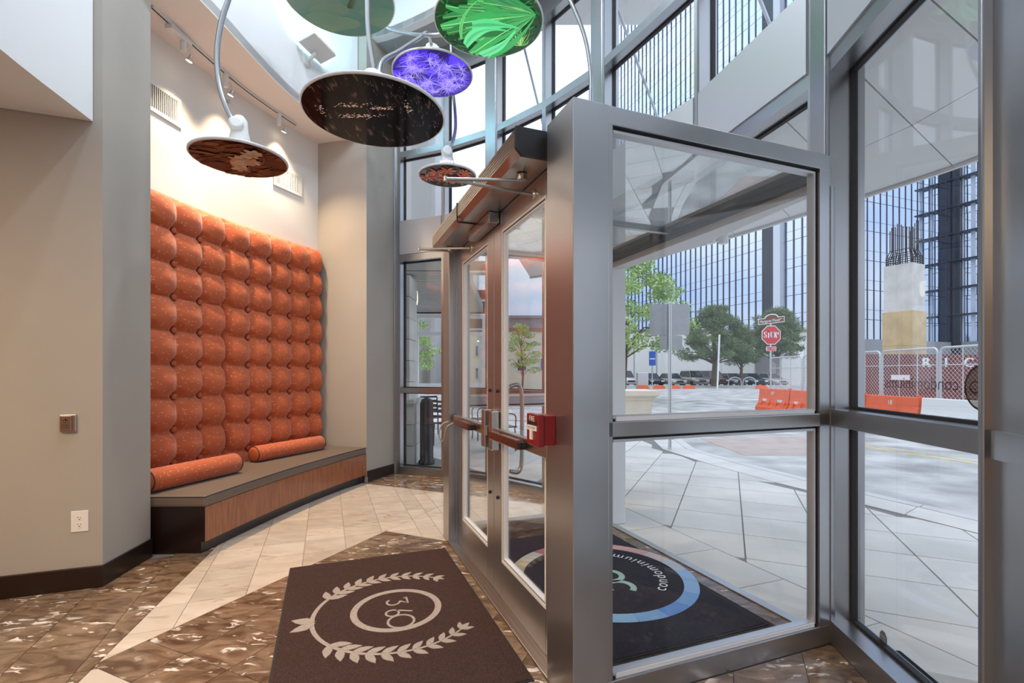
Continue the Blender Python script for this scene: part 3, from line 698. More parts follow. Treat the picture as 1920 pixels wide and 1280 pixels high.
def back_s(px, off=0.):
    return min((abs(960 + 912 * back_pt(s * .005, off)[0].x / back_pt(s * .005, off)[0].y - px), s * .005) for s in range(int(BL_[-1] / .005)))[1]
SEAM = back_s(430, .12); SEND = back_s(604, .10)
PX, PZ = .305, .305
def tufted(s0, s1, z0, z1, phase, label, rows):
    p0 = back_pt((s0 + s1) / 2)[0]
    r = E0('tufted_wall_panel', (p0.x, p0.y, .45), label, 'upholstered panel', 'tufted panels above the bench')
    ns_, nz = int((s1 - s0) / .013), int((z1 - z0) / .013); mb = MB(); mb.uv = []
    vs = []
    def hgt(s, z):
        fx = ((s - phase) / PX) % 1; fz = ((z - .58) / PZ) % 1
        a = max(0, math.sin(PI * fx)); b = max(0, math.sin(PI * fz ** .8))
        h = .03 + .075 * (a ** .5) * (.22 + .78 * b ** .55) + .028 * b ** .55
        dc = math.hypot(min(fx, 1 - fx) * PX, min(fz, 1 - fz) * PZ); q = min(1, max(0, (dc - .022) / .06)); q = q * q * (3 - 2 * q)
        h = .034 + (h - .034) * q
        e = min(s - s0, s1 - s, z1 - z) / .06
        return .012 + h * (math.sqrt(max(0, 1 - (1 - min(1, e)) ** 2)))
    for i in range(ns_ + 1):
        s = s0 + (s1 - s0) * i / ns_; 
        for j in range(nz + 1):
            z = z0 + (z1 - z0) * j / nz; p, t, n = back_pt(s, hgt(s, z)); vs.append((p.x, p.y, z)); mb.uv.append((s, z))
    fs = [(i * (nz + 1) + j, (i + 1) * (nz + 1) + j, (i + 1) * (nz + 1) + j + 1, i * (nz + 1) + j + 1) for i in range(ns_) for j in range(nz)]
    k0 = len(vs)
    for i in range(ns_ + 1):  # backing edge
        s = s0 + (s1 - s0) * i / ns_; p, t, n = back_pt(s, .002)
        vs += [(p.x, p.y, z0), (p.x, p.y, z1)]; mb.uv += [(s, z0), (s, z1)]
    for i in range(ns_):
        fs += [(k0 + 2 * i + 1, i * (nz + 1) + nz, (i + 1) * (nz + 1) + nz, k0 + 2 * i + 3)]
    for i, q in ((0, 0), (ns_, 1)):
        pass
    mb.raw(vs, fs, None, True); mb.build('padding', 'orange_fabric', r)
    bm_ = MB().lathe((0, 0, 0), [(.029, -.02), (.029, .004), (.02, .011), (.004, .014)], 14).data('button', 'orange_plain')
    rm_ = MB().tube([(.031 * math.cos(2 * PI * q / 16), .031 * math.sin(2 * PI * q / 16), -.008) for q in range(17)], .007, 5, cap=False).data('button_ring', 'piping_dark')
    k = math.ceil((s0 + .02 - phase) / PX)
    while phase + k * PX < s1 - .02:
        s = phase + k * PX; k += 1
        for j in range(rows):
            z = .58 + j * PZ; p, t, n = back_pt(s, hgt(s, z) + .012); p = Vector((p.x, p.y, z))
            bt = inst(bm_, 'button', Matrix.Translation(p) @ n.to_track_quat('Z', 'Y').to_matrix().to_4x4(), r)
            rg_ = bpy.data.objects.new('button_ring', rm_); C.objects.link(rg_); rg_.parent = bt
    return r
tufted(.08, SEAM - .003, .43, 3.03, SEAM - .003, 'orange button-tufted wall panel partly hidden by the greige wall corner', 8)
tufted(SEAM + .003, SEND, .43, 3.03, SEAM + .003, 'orange button-tufted wall panel ending against the niche pier', 8)

# ---- bench
r = E0('bench', (-2.6, 5.0, 0), 'curved built-in bench with brown seat cushion and wooden front', 'bench')
def off2(P, d):
    out = []
    for i, p in enumerate(P):
        t = (P[min(i + 1, len(P) - 1)] - P[max(0, i - 1)]).normalized(); out.append(p + Vector((t.y, -t.x, 0)) * d)
    return out
def strip(P, d0, d1, z0, z1, mb=None):
    mb = mb or MB(); a, b = off2(P, d0), off2(P, d1); mb.prism([p[:2] for p in a] + [p[:2] for p in b[::-1]], z0, z1); return mb
strip(FRONT, -.025, 0, .09, .36).build('front_panel', 'wood', r)
strip(FRONT, -.06, -.03, 0, .09).build('toe_kick', 'wood_dark', r)
fx, fy = FRONT[0].x, FRONT[0].y
MB().prism([(fx - .03, fy - .002), (fx - .03, fy + .022), (-3.2, fy - .0), (-3.2, fy - .022)], 0, .36).build('end_panel', 'wood_dark', r)
MB().prism([(fx, fy - .004), (fx, fy + .02), (fx - .03, fy + .02), (fx - .03, fy - .004)], .09, .36).build('corner_strip', 'wood_dark', r)
bs_ = [back_pt(s, .008)[0] for s in [.18 + (BL_[-1] - .2) * i / 20 for i in range(21)]]
fr = off2(FRONT, .018)
fr = [Vector((fr[0].x, fr[0].y - .02, 0))] + fr[1:-1] + [Vector((-1.872, 6.262, 0))]
MB().prism([p[:2] for p in fr] + [(-2.56, 6.43)] + [p[:2] for p in bs_[::-1][1:]] + [(-3.25, fy - .04)], .362, .45).build('seat_cushion', 'seat_vinyl', r, bev=.022)
MB().tube([Vector((-3.2, fy - .028, .441))] + [Vector((p.x - .006, p.y, .443)) for p in fr], .0055, 6).build('piping', 'piping_dark', r)
MB().tube([Vector((fr[-1].x + .012, fr[-1].y - .02, .0)), Vector((fr[-1].x + .012, fr[-1].y - .02, .07))], .008, 8).build('end_foot', 'steel', r)

# ---- bolsters
def bolster(a, b, rad, label):
    a, b = Vector((*a, .452 + rad)), Vector((*b, .452 + rad)); d = (b - a); L = d.length; d.normalize()
    r = E0('bolster_cushion', (a + b) / 2 - DZ * rad, label, 'cushion', 'orange bolsters on the bench')
    prof = [(rad - .008, .0), (rad, .012), (rad * 1.01, L * .3), (rad * 1.012, L * .6), (rad, L - .012), (rad - .008, L)]
    seg = 32; mb = MB(); n1 = d.cross(DZ).normalized(); n2 = n1.cross(d); vs = []; mb.uv = []
    for rr, h in prof:
        for k in range(seg + 1):
            an = 2 * PI * k / seg; vs.append(a + d * h + rr * (math.cos(an) * n1 + math.sin(an) * n2)); mb.uv.append((h, an * rad))
    S = seg + 1
    fs = [(i * S + k, i * S + k + 1, (i + 1) * S + k + 1, (i + 1) * S + k) for i in range(len(prof) - 1) for k in range(seg)]
    mb.raw(vs, fs, None, True); mb.build('cover', 'orange_fabric', r)
    for p, dd in ((a, -d), (b, d)):
        MB().lathe(p, [(rad - .007, -.004), (rad - .01, .006), (rad * .6, .016), (.01, .019)], 28, dd).build('end_cap', 'orange_fabric' if False else 'orange_plain', r)
        MB().tube([p + dd * .001 + (rad - .004) * (math.cos(2 * PI * k / 28) * n1 + math.sin(2 * PI * k / 28) * n2) for k in range(29)], .0045, 6, cap=False).build('piping', 'piping_dark', r)
bolster((-2.90, 3.86), (-2.66, 4.68), .092, 'orange bolster cushion with its round end beside the greige corner')
bolster((-2.76, 5.20), (-2.40, 6.10), .085, 'orange bolster cushion lying at the pier end of the bench')

# ---- vents, sprinkler on the niche wall
def vent(px0, px1, zc, h, label):
    s0, s1 = back_s(px0), back_s(px1); p0, t, n = back_pt((s0 + s1) / 2); L = s1 - s0; o = Vector((p0.x, p0.y, zc)) + n * .002
    r = E0('air_vent', o, label, 'vent', 'air vents on the niche wall'); f = .035
    MB().obox(o - t * (L / 2 - .01) - DZ * (h / 2 - .01), t * (L - .02), n * .003, DZ * (h - .02)).build('back_plate', 'dark_slot', r)
    for a, b, c, d in ((-L / 2, -L / 2 + f, -h / 2, h / 2), (L / 2 - f, L / 2, -h / 2, h / 2), (-L / 2 + f, L / 2 - f, -h / 2, -h / 2 + f), (-L / 2 + f, L / 2 - f, h / 2 - f, h / 2)):
        MB().obox(o + t * a + DZ * c, t * (b - a), n * .012, DZ * (d - c)).build('frame', 'plastic_white', r)
    k = int((L - 2 * f) / .022); sl = None
    for i in range(k):
        x = -L / 2 + f + (i + .5) * (L - 2 * f) / k; q = o + t * (x - .004) - DZ * (h / 2 - f) + n * .004
        MB().obox(q, t * .008, n * .009, DZ * (h - 2 * f)).build('slat', 'plastic_white', r)
vent(268, 338, 3.86, .27, 'white slatted air vent high above the corner-side tufted panel')
vent(512, 565, 3.78, .27, 'white slatted air vent below the track light end')
s = back_s(421); p, t, n = back_pt(s); p = Vector((p.x, p.y, 4.27))
MB().lathe(p, [(.03, 0), (.03, .006), (.012, .012), (.01, .05), (.022, .052), (.022, .056)], 14, n).build('sprinkler_head', 'steel', label='small wall sprinkler head between the track lamps', cat='sprinkler')

# ---- track light
tk = [Vector(p) for p in smooth_curve([(-2.985, 4.03, 4.449), (-2.94, 4.55, 4.449), (-2.87, 5.1, 4.449), (-2.76, 5.55, 4.449), (-2.64, 5.94, 4.449)], 6)]
r = E0('track_light', tk[12], 'ceiling track with three small warm spot lamps over the bench', 'track light')
mb = MB(); a, b = off2(tk, -.017), off2(tk, .017)
mb.prism([p[:2] for p in a] + [p[:2] for p in b[::-1]], 4.428, 4.4495).build('track', 'fixture_white', r)
mb = MB(); a, b = off2(tk, -.006), off2(tk, .006); mb.prism([p[:2] for p in a] + [p[:2] for p in b[::-1]], 4.426, 4.4285).build('slot', 'dark_slot', r)
td = (tk[3] - tk[1]).normalized(); MB().obox(tk[2] - td.cross(DZ) * .035 - DZ * .065, td * .24, td.cross(DZ) * .07, DZ * .045).build('power_feed', 'fixture_white', r, bev=.004)
for px in (338, 428, 522):
    k = min(range(len(tk)), key=lambda i: abs(960 + 912 * tk[i].x / tk[i].y - px)); q = tk[k]; td = (tk[min(k + 1, len(tk) - 1)] - tk[max(0, k - 1)]).normalized()
    nn = Vector((td.y, -td.x, 0)); q0 = q - DZ * .022
    lp = MB().lathe(q0, [(.026, 0), (.026, -.12), (.02, -.13)][::-1], 16).build('lamp_head', 'fixture_white', r)
    base = q0 - DZ * .10 + td * .10
    MB().tube(smooth_curve([q0 - DZ * .09 + td * .02, q0 - DZ * .05 + td * .07, base + DZ * .02], 4), .006, 8).build('bracket', 'fixture_white', lp)
    aim = (-nn * .42 - DZ * .9).normalized()
    MB().lathe(base, [(.014, .0), (.018, .03), (.034, .06)], 16, aim).build('reflector', 'chrome', lp)
    MB().lathe(base + aim * .058, [(.028, 0), (.026, .004)], 16, aim).build('bulb_face', 'lamp_glow', lp)
    ld = bpy.data.lights.new('track_spot', 'SPOT'); ld.energy = 230; ld.color = (1, .75, .5); ld.spot_size = 1.8; ld.spot_blend = 1.; ld.shadow_soft_size = .05
    lo = bpy.data.objects.new('track_spot', ld); C.objects.link(lo); lo.location = base + aim * .075; lo.rotation_euler = (nn * .30 + td * .05 - DZ).to_track_quat('-Z', 'Y').to_euler()

# ---- cyan uplight on the drum wall
p = Vector((-2.375, 5.6, 5.1)); n = Vector((.97, -.25, 0)).normalized(); t = Vector((.25, .97, 0)).normalized()
r = E0('wall_floodlight', p, 'white flat floodlight glowing cyan upwards on the drum wall', 'floodlight')
MB().lathe(p - DZ * .1, [(.07, 0), (.07, .02), (.03, .03)], 16, n).build('wall_mount', 'fixture_white', r)
MB().tube([p - DZ * .1 + n * .02, p - DZ * .07 + n * .09, p - DZ * .03 + n * .13], .022, 10).build('knuckle', 'fixture_white', r)
ux = (n * .8 + DZ * .25).normalized(); up = ux.cross(t); up = up if up.z > 0 else -up
o = p + n * .15 - t * .2 - ux * .1
MB().obox(o, t * .4, ux * .22, up * .045).build('housing', 'fixture_white', r, bev=.006)
MB().obox(o + t * .03 + ux * .03 + up * .0455, t * .34, ux * .16, up * .004).build('led_face', 'led_cyan', r)
ld = bpy.data.lights.new('cyan_flood', 'AREA'); ld.energy = 16; ld.color = (.25, .8, 1); ld.shape = 'RECTANGLE'; ld.size = .34; ld.size_y = .16
lo = bpy.data.objects.new('cyan_flood', ld); C.objects.link(lo); lo.location = o + t * .2 + ux * .11 + up * .06; lo.rotation_euler = (up - n * .5).to_track_quat('-Z', 'Y').to_euler()

# ================================================================ HANGING DISCS
DISC = dict(black=(-1.015, 3.6, 3.318, .513), brown=(-2.015, 3.6, 2.989, .329), purple=(-.864, 5.3, 4.661, .435), red=(-.689, 5.2, 3.514, .306), green=(-.219, 4.6, 4.729, .516), teal=(-1.632, 4.6, 4.946, .513))
attr_mat('print_dark', .12); attr_mat('print_lit', .25, .55); attr_mat('print_soft', .25, .12)  # emission in lit and soft prints replaces LED light shining through the discs
def water_mat():
    m = bpy.data.materials.new('print_water'); m.use_nodes = True; t = m.node_tree; b = t.nodes['Principled BSDF']; b.inputs['Roughness'].default_value = .08; b.inputs['Specular IOR Level'].default_value = .14
    tcn = t.nodes.new('ShaderNodeTexCoord'); mpn = t.nodes.new('ShaderNodeMapping'); mpn.inputs['Rotation'].default_value = (0, 0, .3); mpn.inputs['Scale'].default_value = (5, 1.2, 1); lk(t, tcn.outputs['Object'], mpn.inputs[0])
    n = t.nodes.new('ShaderNodeTexNoise'); n.inputs['Scale'].default_value = 6; n.inputs['Detail'].default_value = 6; lk(t, mpn.outputs[0], n.inputs['Vector'])
    c = t.nodes.new('ShaderNodeValToRGB'); e = c.color_ramp.elements; e[0].position = .45; e[0].color = (.003, .002, .003, 1); e[1].position = .78; e[1].color = (.30, .2, .17, 1); x = e.new(.6); x.color = (.02, .012, .016, 1)
    lk(t, n.outputs[0], c.inputs[0]); lk(t, c.outputs[0], b.inputs['Base Color']); MATS['print_water'] = m
water_mat()
def inside(pts, r): return [(x, y) if x * x + y * y <= r * r else (x * r / math.hypot(x, y), y * r / math.hypot(x, y)) for x, y in pts]
def blade(mb, o, x0, y0, x1, y1, wd, bend, col, r, n=9, layer=0):
    """tapering curved leaf printed on the underside"""
    L = math.hypot(x1 - x0, y1 - y0); nx, ny = -(y1 - y0) / L, (x1 - x0) / L; a, b = [], []
    for i in range(n + 1):
        t = i / n; c = bend * 4 * t * (1 - t); h = wd * (1 - t) ** .6 * (.55 + .45 * math.sin(PI * min(1, t * 1.5))) / 2
        x, y = x0 + (x1 - x0) * t + nx * c, y0 + (y1 - y0) * t + ny * c; a.append((x + nx * h, y + ny * h)); b.append((x - nx * h, y - ny * h))
    a, b = inside(a, r), inside(b, r); z = -.0004 * layer
    for i in range(n):
        for s, cc in ((0, col), ):
            mb.quad([(o[0] + p[0], o[1] + p[1], o[2] + z) for p in (a[i], a[i + 1], b[i + 1], b[i])], cc)
def ell(mb, o, x, y, a, b, ang, col, layer, r):
    P = [(x + a * math.cos(k * PI / 6) * math.cos(ang) - b * math.sin(k * PI / 6) * math.sin(ang), y + a * math.cos(k * PI / 6) * math.sin(ang) + b * math.sin(k * PI / 6) * math.cos(ang)) for k in range(12)]
    mb.quad([(o[0] + p[0], o[1] + p[1], o[2] - .0004 * layer) for p in inside(P, r)][::-1], col)
def pendant(key, label, path, hub_led, mat, painter, base, hubdir=(0, 0)):
    x, y, z, r = DISC[key]; o = (x, y, z - .0105); rr = r - .012
    root = E0('pendant_disc', (x, y, z), label, 'hanging disc', 'printed discs hanging from the ceiling')
    d = MB().lathe((x, y, z), [(r - .004, -.01), (r, -.006), (r, .006), (r - .004, .01)], 64).build('disc', 'fixture_white', root)
    mb = MB(); mb.quad([(x + rr * math.cos(k * PI / 32), y + rr * math.sin(k * PI / 32), z - .0105) for k in range(64)][::-1], base)
    painter(mb, o, rr); mb.build('print', mat, d)
    hs = 1. if r > .4 else .68
    hx, hy = x + hubdir[0], y + hubdir[1]
    h = MB().lathe((hx, hy, z + .011), [(.12 * hs, 0), (.115 * hs, .10), (.085 * hs, .19), (.075 * hs, .27), (.03, .30)], 24).build('hub', 'fixture_white', root)
    MB().lathe((hx, hy - .04, z + .23), [(.075 * hs, 0), (.075 * hs, .03), (.05 * hs, .035)], 20, (.3, -.8, .2)).build('hub_cap', 'fixture_white', h)
    if hub_led:
        for k in range(5): MB().lathe((hx + .03 * (k - 2), hy - .085 + .008 * abs(k - 2), z + .12), [(.014, 0), (.01, .006)], 8, (0, -1, .2)).build('led', hub_led, h)
    MB().tube(smooth_curve([Vector((hx, hy, z + .29))] + path, 8), .019, 12).build('stem', 'aluminium', root)
    return root
def P_(px, py, d): return at(px, py, d)
def top(px, d, py=-40): q = at(px, py, d); return [q, Vector((q.x, q.y, DOME))]
def paint_water(mb, o, r): pass
def paint_sparkle(o, r, parent):
    mb = MB(); RR = random.Random(3)
    for cx, cy, sx, sy, n in ((-.1, .0, .16, .03, 60), (-.12, -.14, .13, .03, 40), (.08, -.10, .10, .02, 46), (.27, -.10, .03, .08, 24), (-.36, -.06, .03, .07, 24), (-.2, .02, .12, .015, 20)):
        for k in range(n):
            x, y = cx + RR.gauss(0, sx / 2), cy + RR.gauss(0, sy / 2); q = RR.uniform(.002, .006)
            mb.quad([(o[0] + x + q * math.cos(a) * 1.6, o[1] + y + q * math.sin(a), o[2] - .0006) for a in (0, 1.2, 2.4, 3.8, 5)][::-1], (.95, .72, .6))
    for k in range(120):
        x, y = RR.uniform(0, .46), RR.uniform(-.42, .2)
        if x * x + y * y > (r - .02) ** 2 or x < .1 + .3 * (y + .2): continue
        L = RR.uniform(.01, .04); mb.quad([(o[0] + x, o[1] + y, o[2] - .0006), (o[0] + x + .003, o[1] + y, o[2] - .0006), (o[0] + x + .005, o[1] + y - L, o[2] - .0006)], (.4, .3, .27))
    s_ = mb.build('print_sparkle', 'print_soft', parent); s_['kind'] = 'stuff'
def paint_brown(mb, o, r):
    RR = random.Random(5); ly = 1
    for k in range(60):
        a = RR.uniform(0, 6.3); q = r * math.sqrt(RR.random()); ell(mb, o, q * math.cos(a), q * math.sin(a), RR.uniform(.04, .12), RR.uniform(.008, .03), RR.uniform(-.6, .6), RR.choice([(.10, .03, .012), (.16, .06, .025), (.05, .014, .008), (.22, .09, .04), (.03, .01, .01)]), ly, r); ly += .3
    for k in range(14):
        x0 = RR.uniform(-.3, .1); blade(mb, o, x0, RR.uniform(-.25, .25), x0 + RR.uniform(.1, .3), RR.uniform(-.25, .25), .012, RR.uniform(-.05, .05), (.28, .11, .05), r, layer=ly); ly += .3
    for cx, cy in ((-.07, .12), (-.03, .05), (.0, -.03), (.06, -.05), (.12, -.10), (.03, .02), (.09, .0), (.17, -.14)):
        for k in range(6):
            a = k * PI / 3 + RR.uniform(-.3, .3); ell(mb, o, cx + .032 * math.cos(a), cy + .032 * math.sin(a), .034, .02, a, RR.choice([(.62, .48, .36), (.50, .36, .26), (.68, .52, .36), (.56, .33, .22)]), ly, r); ly += .3
        ell(mb, o, cx, cy, .01, .01, 0, (.55, .33, .12), ly, r); ly += .3
def paint_green(mb, o, r):
    RR = random.Random(11); ly = 1
    for k in range(140):
        a = RR.uniform(0, 6.3); q = r * math.sqrt(RR.random()); ell(mb, o, q * math.cos(a), q * math.sin(a), RR.uniform(.01, .05), .008, RR.uniform(0, 3), RR.choice([(.01, .10, .02), (.02, .16, .04), (.04, .25, .06), (.005, .04, .01)]), ly, r); ly += .1
    for k in range(30):
        blade(mb, o, .3, .32, .3 + RR.uniform(-.25, .15), .32 - RR.uniform(.1, .35), .008, RR.uniform(-.06, .06), RR.choice([(.25, .6, .15), (.5, .85, .3)]), r, layer=ly); ly += .1
    fx_, fy_ = .44, -.12
    for k in range(44):
        a = PI + RR.uniform(-1.15, .75); L = RR.uniform(.45, .95); g = RR.uniform(.5, 1.15)
        blade(mb, o, fx_ + L * math.cos(a), fy_ + L * math.sin(a) * .8, fx_, fy_, RR.uniform(.06, .13), RR.uniform(-.09, .09), (.05 * g, .42 * g, .11 * g), r, layer=ly); ly += .25
        blade(mb, o, fx_ + L * math.cos(a), fy_ + L * math.sin(a) * .8, fx_, fy_, .018, RR.uniform(-.03, .03), (.25 * g, .75 * g, .25 * g), r, layer=ly); ly += .25
    for x0, y0, x1, y1, wd, bd, c in ((-.16, .02, .30, .06, .19, -.03, (.12, .82, .30)), (-.25, .30, .20, .10, .16, -.12, (.16, .9, .36)), (-.10, .45, .26, .06, .13, .05, (.2, .95, .42)), (.0, -.47, .42, -.22, .15, .09, (.06, .35, .12)), (-.28, .2, .02, -.38, .04, -.09, (.18, .7, .2))):
        blade(mb, o, x0, y0, x1, y1, wd, bd, c, r, 14, ly); ly += 1; blade(mb, o, x0, y0, x1, y1, wd * .3, bd, tuple(q * .7 for q in c), r, 14, ly); ly += 1
def paint_purple(mb, o, r):
    RR = random.Random(2); ly = 1
    for k in range(40):
        a = RR.uniform(0, 6.3); q = r * math.sqrt(RR.random()); ell(mb, o, q * math.cos(a), q * math.sin(a), RR.uniform(.05, .12), RR.uniform(.04, .09), 0, RR.choice([(.05, .02, .55), (.09, .04, .85), (.02, .01, .15), (.12, .06, 1.0)]), ly, r); ly += .2
    for k in range(44):
        a = RR.uniform(0, 6.3); q = (r - .04) * math.sqrt(RR.random()); cx, cy = q * math.cos(a), q * math.sin(a)
        for i in range(20):
            b = RR.uniform(0, 6.3); L = RR.uniform(.07, .2); wv = .0035; x1, y1 = cx + L * math.cos(b), cy + L * math.sin(b)
            P = inside([(cx - wv * math.sin(b), cy + wv * math.cos(b)), (cx + wv * math.sin(b), cy - wv * math.cos(b)), (x1, y1)], r)
            mb.quad([(o[0] + p[0], o[1] + p[1], o[2] - .0004 * ly) for p in P], RR.choice([(.45, .36, 1), (.6, .5, 1), (.3, .22, .95)])); ly += .01
def paint_red(mb, o, r):
    RR = random.Random(9); ly = 1
    for k in range(60):
        a = RR.uniform(0, 6.3); q = r * math.sqrt(RR.random()); ell(mb, o, q * math.cos(a), q * math.sin(a), RR.uniform(.02, .07), RR.uniform(.01, .03), RR.uniform(0, 3), RR.choice([(.01, .02, .01), (.05, .06, .08), (.12, .14, .1), (.02, .03, .02), (.25, .25, .15)]), ly, r); ly += .2
    for cx, cy in ((-.13, -.04), (-.02, .06), (.08, .1), (.02, -.16), (.17, .0), (-.1, -.12), (.2, -.12), (-.22, .0)):
        for k in range(6):
            a = k * PI / 3 + RR.uniform(-.2, .2); ell(mb, o, cx + .05 * math.cos(a), cy + .05 * math.sin(a), .055, .018, a, RR.choice([(.45, .05, .02), (.60, .12, .04), (.3, .03, .02), (.5, .08, .03)]), ly, r); ly += .2
        for k in range(4):
            a = RR.uniform(0, 6.3); ell(mb, o, cx + .06 * math.cos(a), cy + .06 * math.sin(a), .03, .006, a, (.6, .45, .3), ly, r); ly += .2
def paint_teal(mb, o, r):
    RR = random.Random(4); ly = 1
    for k in range(34):
        x, y = RR.uniform(-r, r), RR.uniform(-r, r * .7)
        g = (y + r) / (2 * r); ell(mb, o, x, y, .2, .09, RR.uniform(-.2, .2), (.05 + .13 * g + RR.uniform(-.01, .01), .17 + .14 * g, .20 + .0 * g), ly, r); ly += .2
    x, y = .05, .1
    for k in range(18):
        q = (x + .022 * k * .62, y - .022 * k * 1.0); blade(mb, o, q[0], q[1], q[0] + .03, q[1] - .05, .006, 0, (.03, .06, .03), r, layer=ly); ly += .2
        for s in (-1, 1): blade(mb, o, q[0], q[1], q[0] + .03 + s * .03, q[1] - .015 + s * .02, .02, 0, (.06, .09, .04), r, layer=ly); ly += .2
pendant('brown', 'hanging disc with pale blossom print on brown, over the bench', [P_(437, 226, 3.62), P_(420, 190, 3.6), P_(409, 145, 3.6), P_(407, 95, 3.6), P_(414, 45, 3.6), P_(428, 0, 3.6), P_(450, -60, 3.6), P_(500, -160, 3.7), Vector((-1.7, 3.8, DOME))], None, 'print_dark', paint_brown, (.09, .03, .014))
bd = pendant('black', 'largest hanging disc, black rippled water print', [P_(697, 105, 3.6), P_(691, 60, 3.6), P_(689, 0, 3.6), P_(690, -80, 3.6), Vector((-1.06, 3.6, DOME))], None, 'print_water', paint_water, None)
paint_sparkle((DISC['black'][0], DISC['black'][1], DISC['black'][2] - .0105), .5, bd.children[0])
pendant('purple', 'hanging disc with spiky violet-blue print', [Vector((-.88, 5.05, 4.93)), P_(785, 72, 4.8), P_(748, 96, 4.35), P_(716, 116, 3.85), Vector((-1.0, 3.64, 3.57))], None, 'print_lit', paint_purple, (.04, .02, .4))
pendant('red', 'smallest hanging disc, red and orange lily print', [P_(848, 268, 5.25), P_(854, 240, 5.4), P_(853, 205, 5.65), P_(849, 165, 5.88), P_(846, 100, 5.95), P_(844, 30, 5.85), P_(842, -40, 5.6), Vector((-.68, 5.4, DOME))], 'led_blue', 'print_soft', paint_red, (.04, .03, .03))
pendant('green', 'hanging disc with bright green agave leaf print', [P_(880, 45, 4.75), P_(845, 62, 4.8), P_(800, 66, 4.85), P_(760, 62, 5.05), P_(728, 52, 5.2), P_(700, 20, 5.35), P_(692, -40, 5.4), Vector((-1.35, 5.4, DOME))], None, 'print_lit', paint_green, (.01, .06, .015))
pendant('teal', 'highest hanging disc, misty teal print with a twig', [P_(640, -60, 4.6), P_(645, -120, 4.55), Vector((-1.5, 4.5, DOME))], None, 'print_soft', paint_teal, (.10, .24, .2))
MB().tube(smooth_curve([Vector((-.1, 3.9, DOME)), P_(1010, -80, 4.1), P_(1050, -30, 4.2), P_(1078, 20, 4.2), P_(1098, 75, 4.2), P_(1107, 130, 4.2), P_(1108, 180, 4.2), P_(1105, 225, 4.2)], 8), .018, 12).build('curved_tube', 'aluminium', label='bare curved white tube hanging in front of the tall glazing', cat='tube')

# ================================================================ MATS
def mat_thing(U0, U1, E0_, E1_, mat, label, name):
    r = E0(name, W((U0 + U1) / 2, (E0_ + E1_) / 2, 0), label, 'floor mat')
    MB().ue(U0, U1, E0_, E1_, .0005, .006).build('border', 'mat_rubber', r, bev=.002)
    MB().ue(U0 + .012, U1 - .012, E0_ + .012, E1_ - .012, .006, .009).build('pile', mat, r); return r
r = mat_thing(-.245, .885, -3.83, -2.03, 'mat_brown', 'brown entrance mat with a beige wreath emblem in the lobby', 'entrance_mat')
oc = W(.388, -2.93, .009); ex, ey = DE, DU      # text right, text up
rg = MB(); ribbon(rg, arc(0, 0, .243, 0, 2 * PI, 48), .038, oc, ex, ey, DZ); rg.build('emblem_ring', 'mat_beige', r)
def num360(new, s=1., n=DZ, o=oc, col=None):
    mb = new()
    ribbon(mb, [(-.125 * s, .058 * s), (-.13 * s, .075 * s), (-.055 * s, .075 * s), (-.095 * s, .030 * s)] + arc(-.092 * s, -.008 * s, .038 * s, 1.5, -2.6, 14), .013 * s, o, ex, ey, n, col=col)
    mb = new(); ribbon(mb, arc(.045 * s, -.030 * s, .037 * s, 0, 2 * PI, 20), .013 * s, o, ex, ey, n, col=col)
    ribbon(mb, [(.018 * s, -.005 * s), (.035 * s, .035 * s), (.058 * s, .082 * s)], .013 * s, o, ex, ey, n, col=col)
    mb = new(); ribbon(mb, arc(.155 * s, .004 * s, .072 * s, 0, 2 * PI, 28), .014 * s, o, ex, ey, n, .0019, col=col)
dg = []; num360(lambda: dg.append(MB()) or dg[-1])
for m in dg: m.build('emblem_digit', 'mat_beige', r)
m = MB(); RW = .465
def leafshape(mb, x, y, ang, L, wd):
    pts = [(0, 0), (.2 * L, .32 * wd), (.45 * L, .5 * wd), (.72 * L, .36 * wd), (L, 0), (.72 * L, -.3 * wd), (.45 * L, -.45 * wd), (.2 * L, -.3 * wd)]
    ca, sa = math.cos(ang), math.sin(ang)
    P = [oc + ex * (x + p[0] * ca - p[1] * sa) + ey * (y + p[0] * sa + p[1] * ca) for p in pts]
    global LZ
    LZ += .00002; mb.extr(P, DZ * (.0018 + LZ))
LZ = 0.
for s in (-1, 1):
    st = arc(0, 0, RW, -PI / 2, -PI / 2 + s * 2.28, 40); ribbon(m, st, [.026 - .016 * i / 40 for i in range(41)], oc, ex, ey, DZ)
    for k in range(11):
        a = -PI / 2 + s * (.62 + 1.64 * k / 10); x, y = RW * math.cos(a), RW * math.sin(a); d = a + s * PI / 2; f = 1 - .035 * k
        for q in (-1, 1): leafshape(m, x, y, d + q * .74, .118 * f, .052 * f)
    leafshape(m, RW * math.cos(-PI / 2 + s * 2.26), RW * math.sin(-PI / 2 + s * 2.26), -PI / 2 + s * 2.26 + s * PI / 2, .08, .035)
    leafshape(m, s * .01, -RW + .02, -PI / 2 + s * .42, .14, .075)
wr = m.build('emblem_wreath', 'mat_beige', r); wr['kind'] = 'stuff'
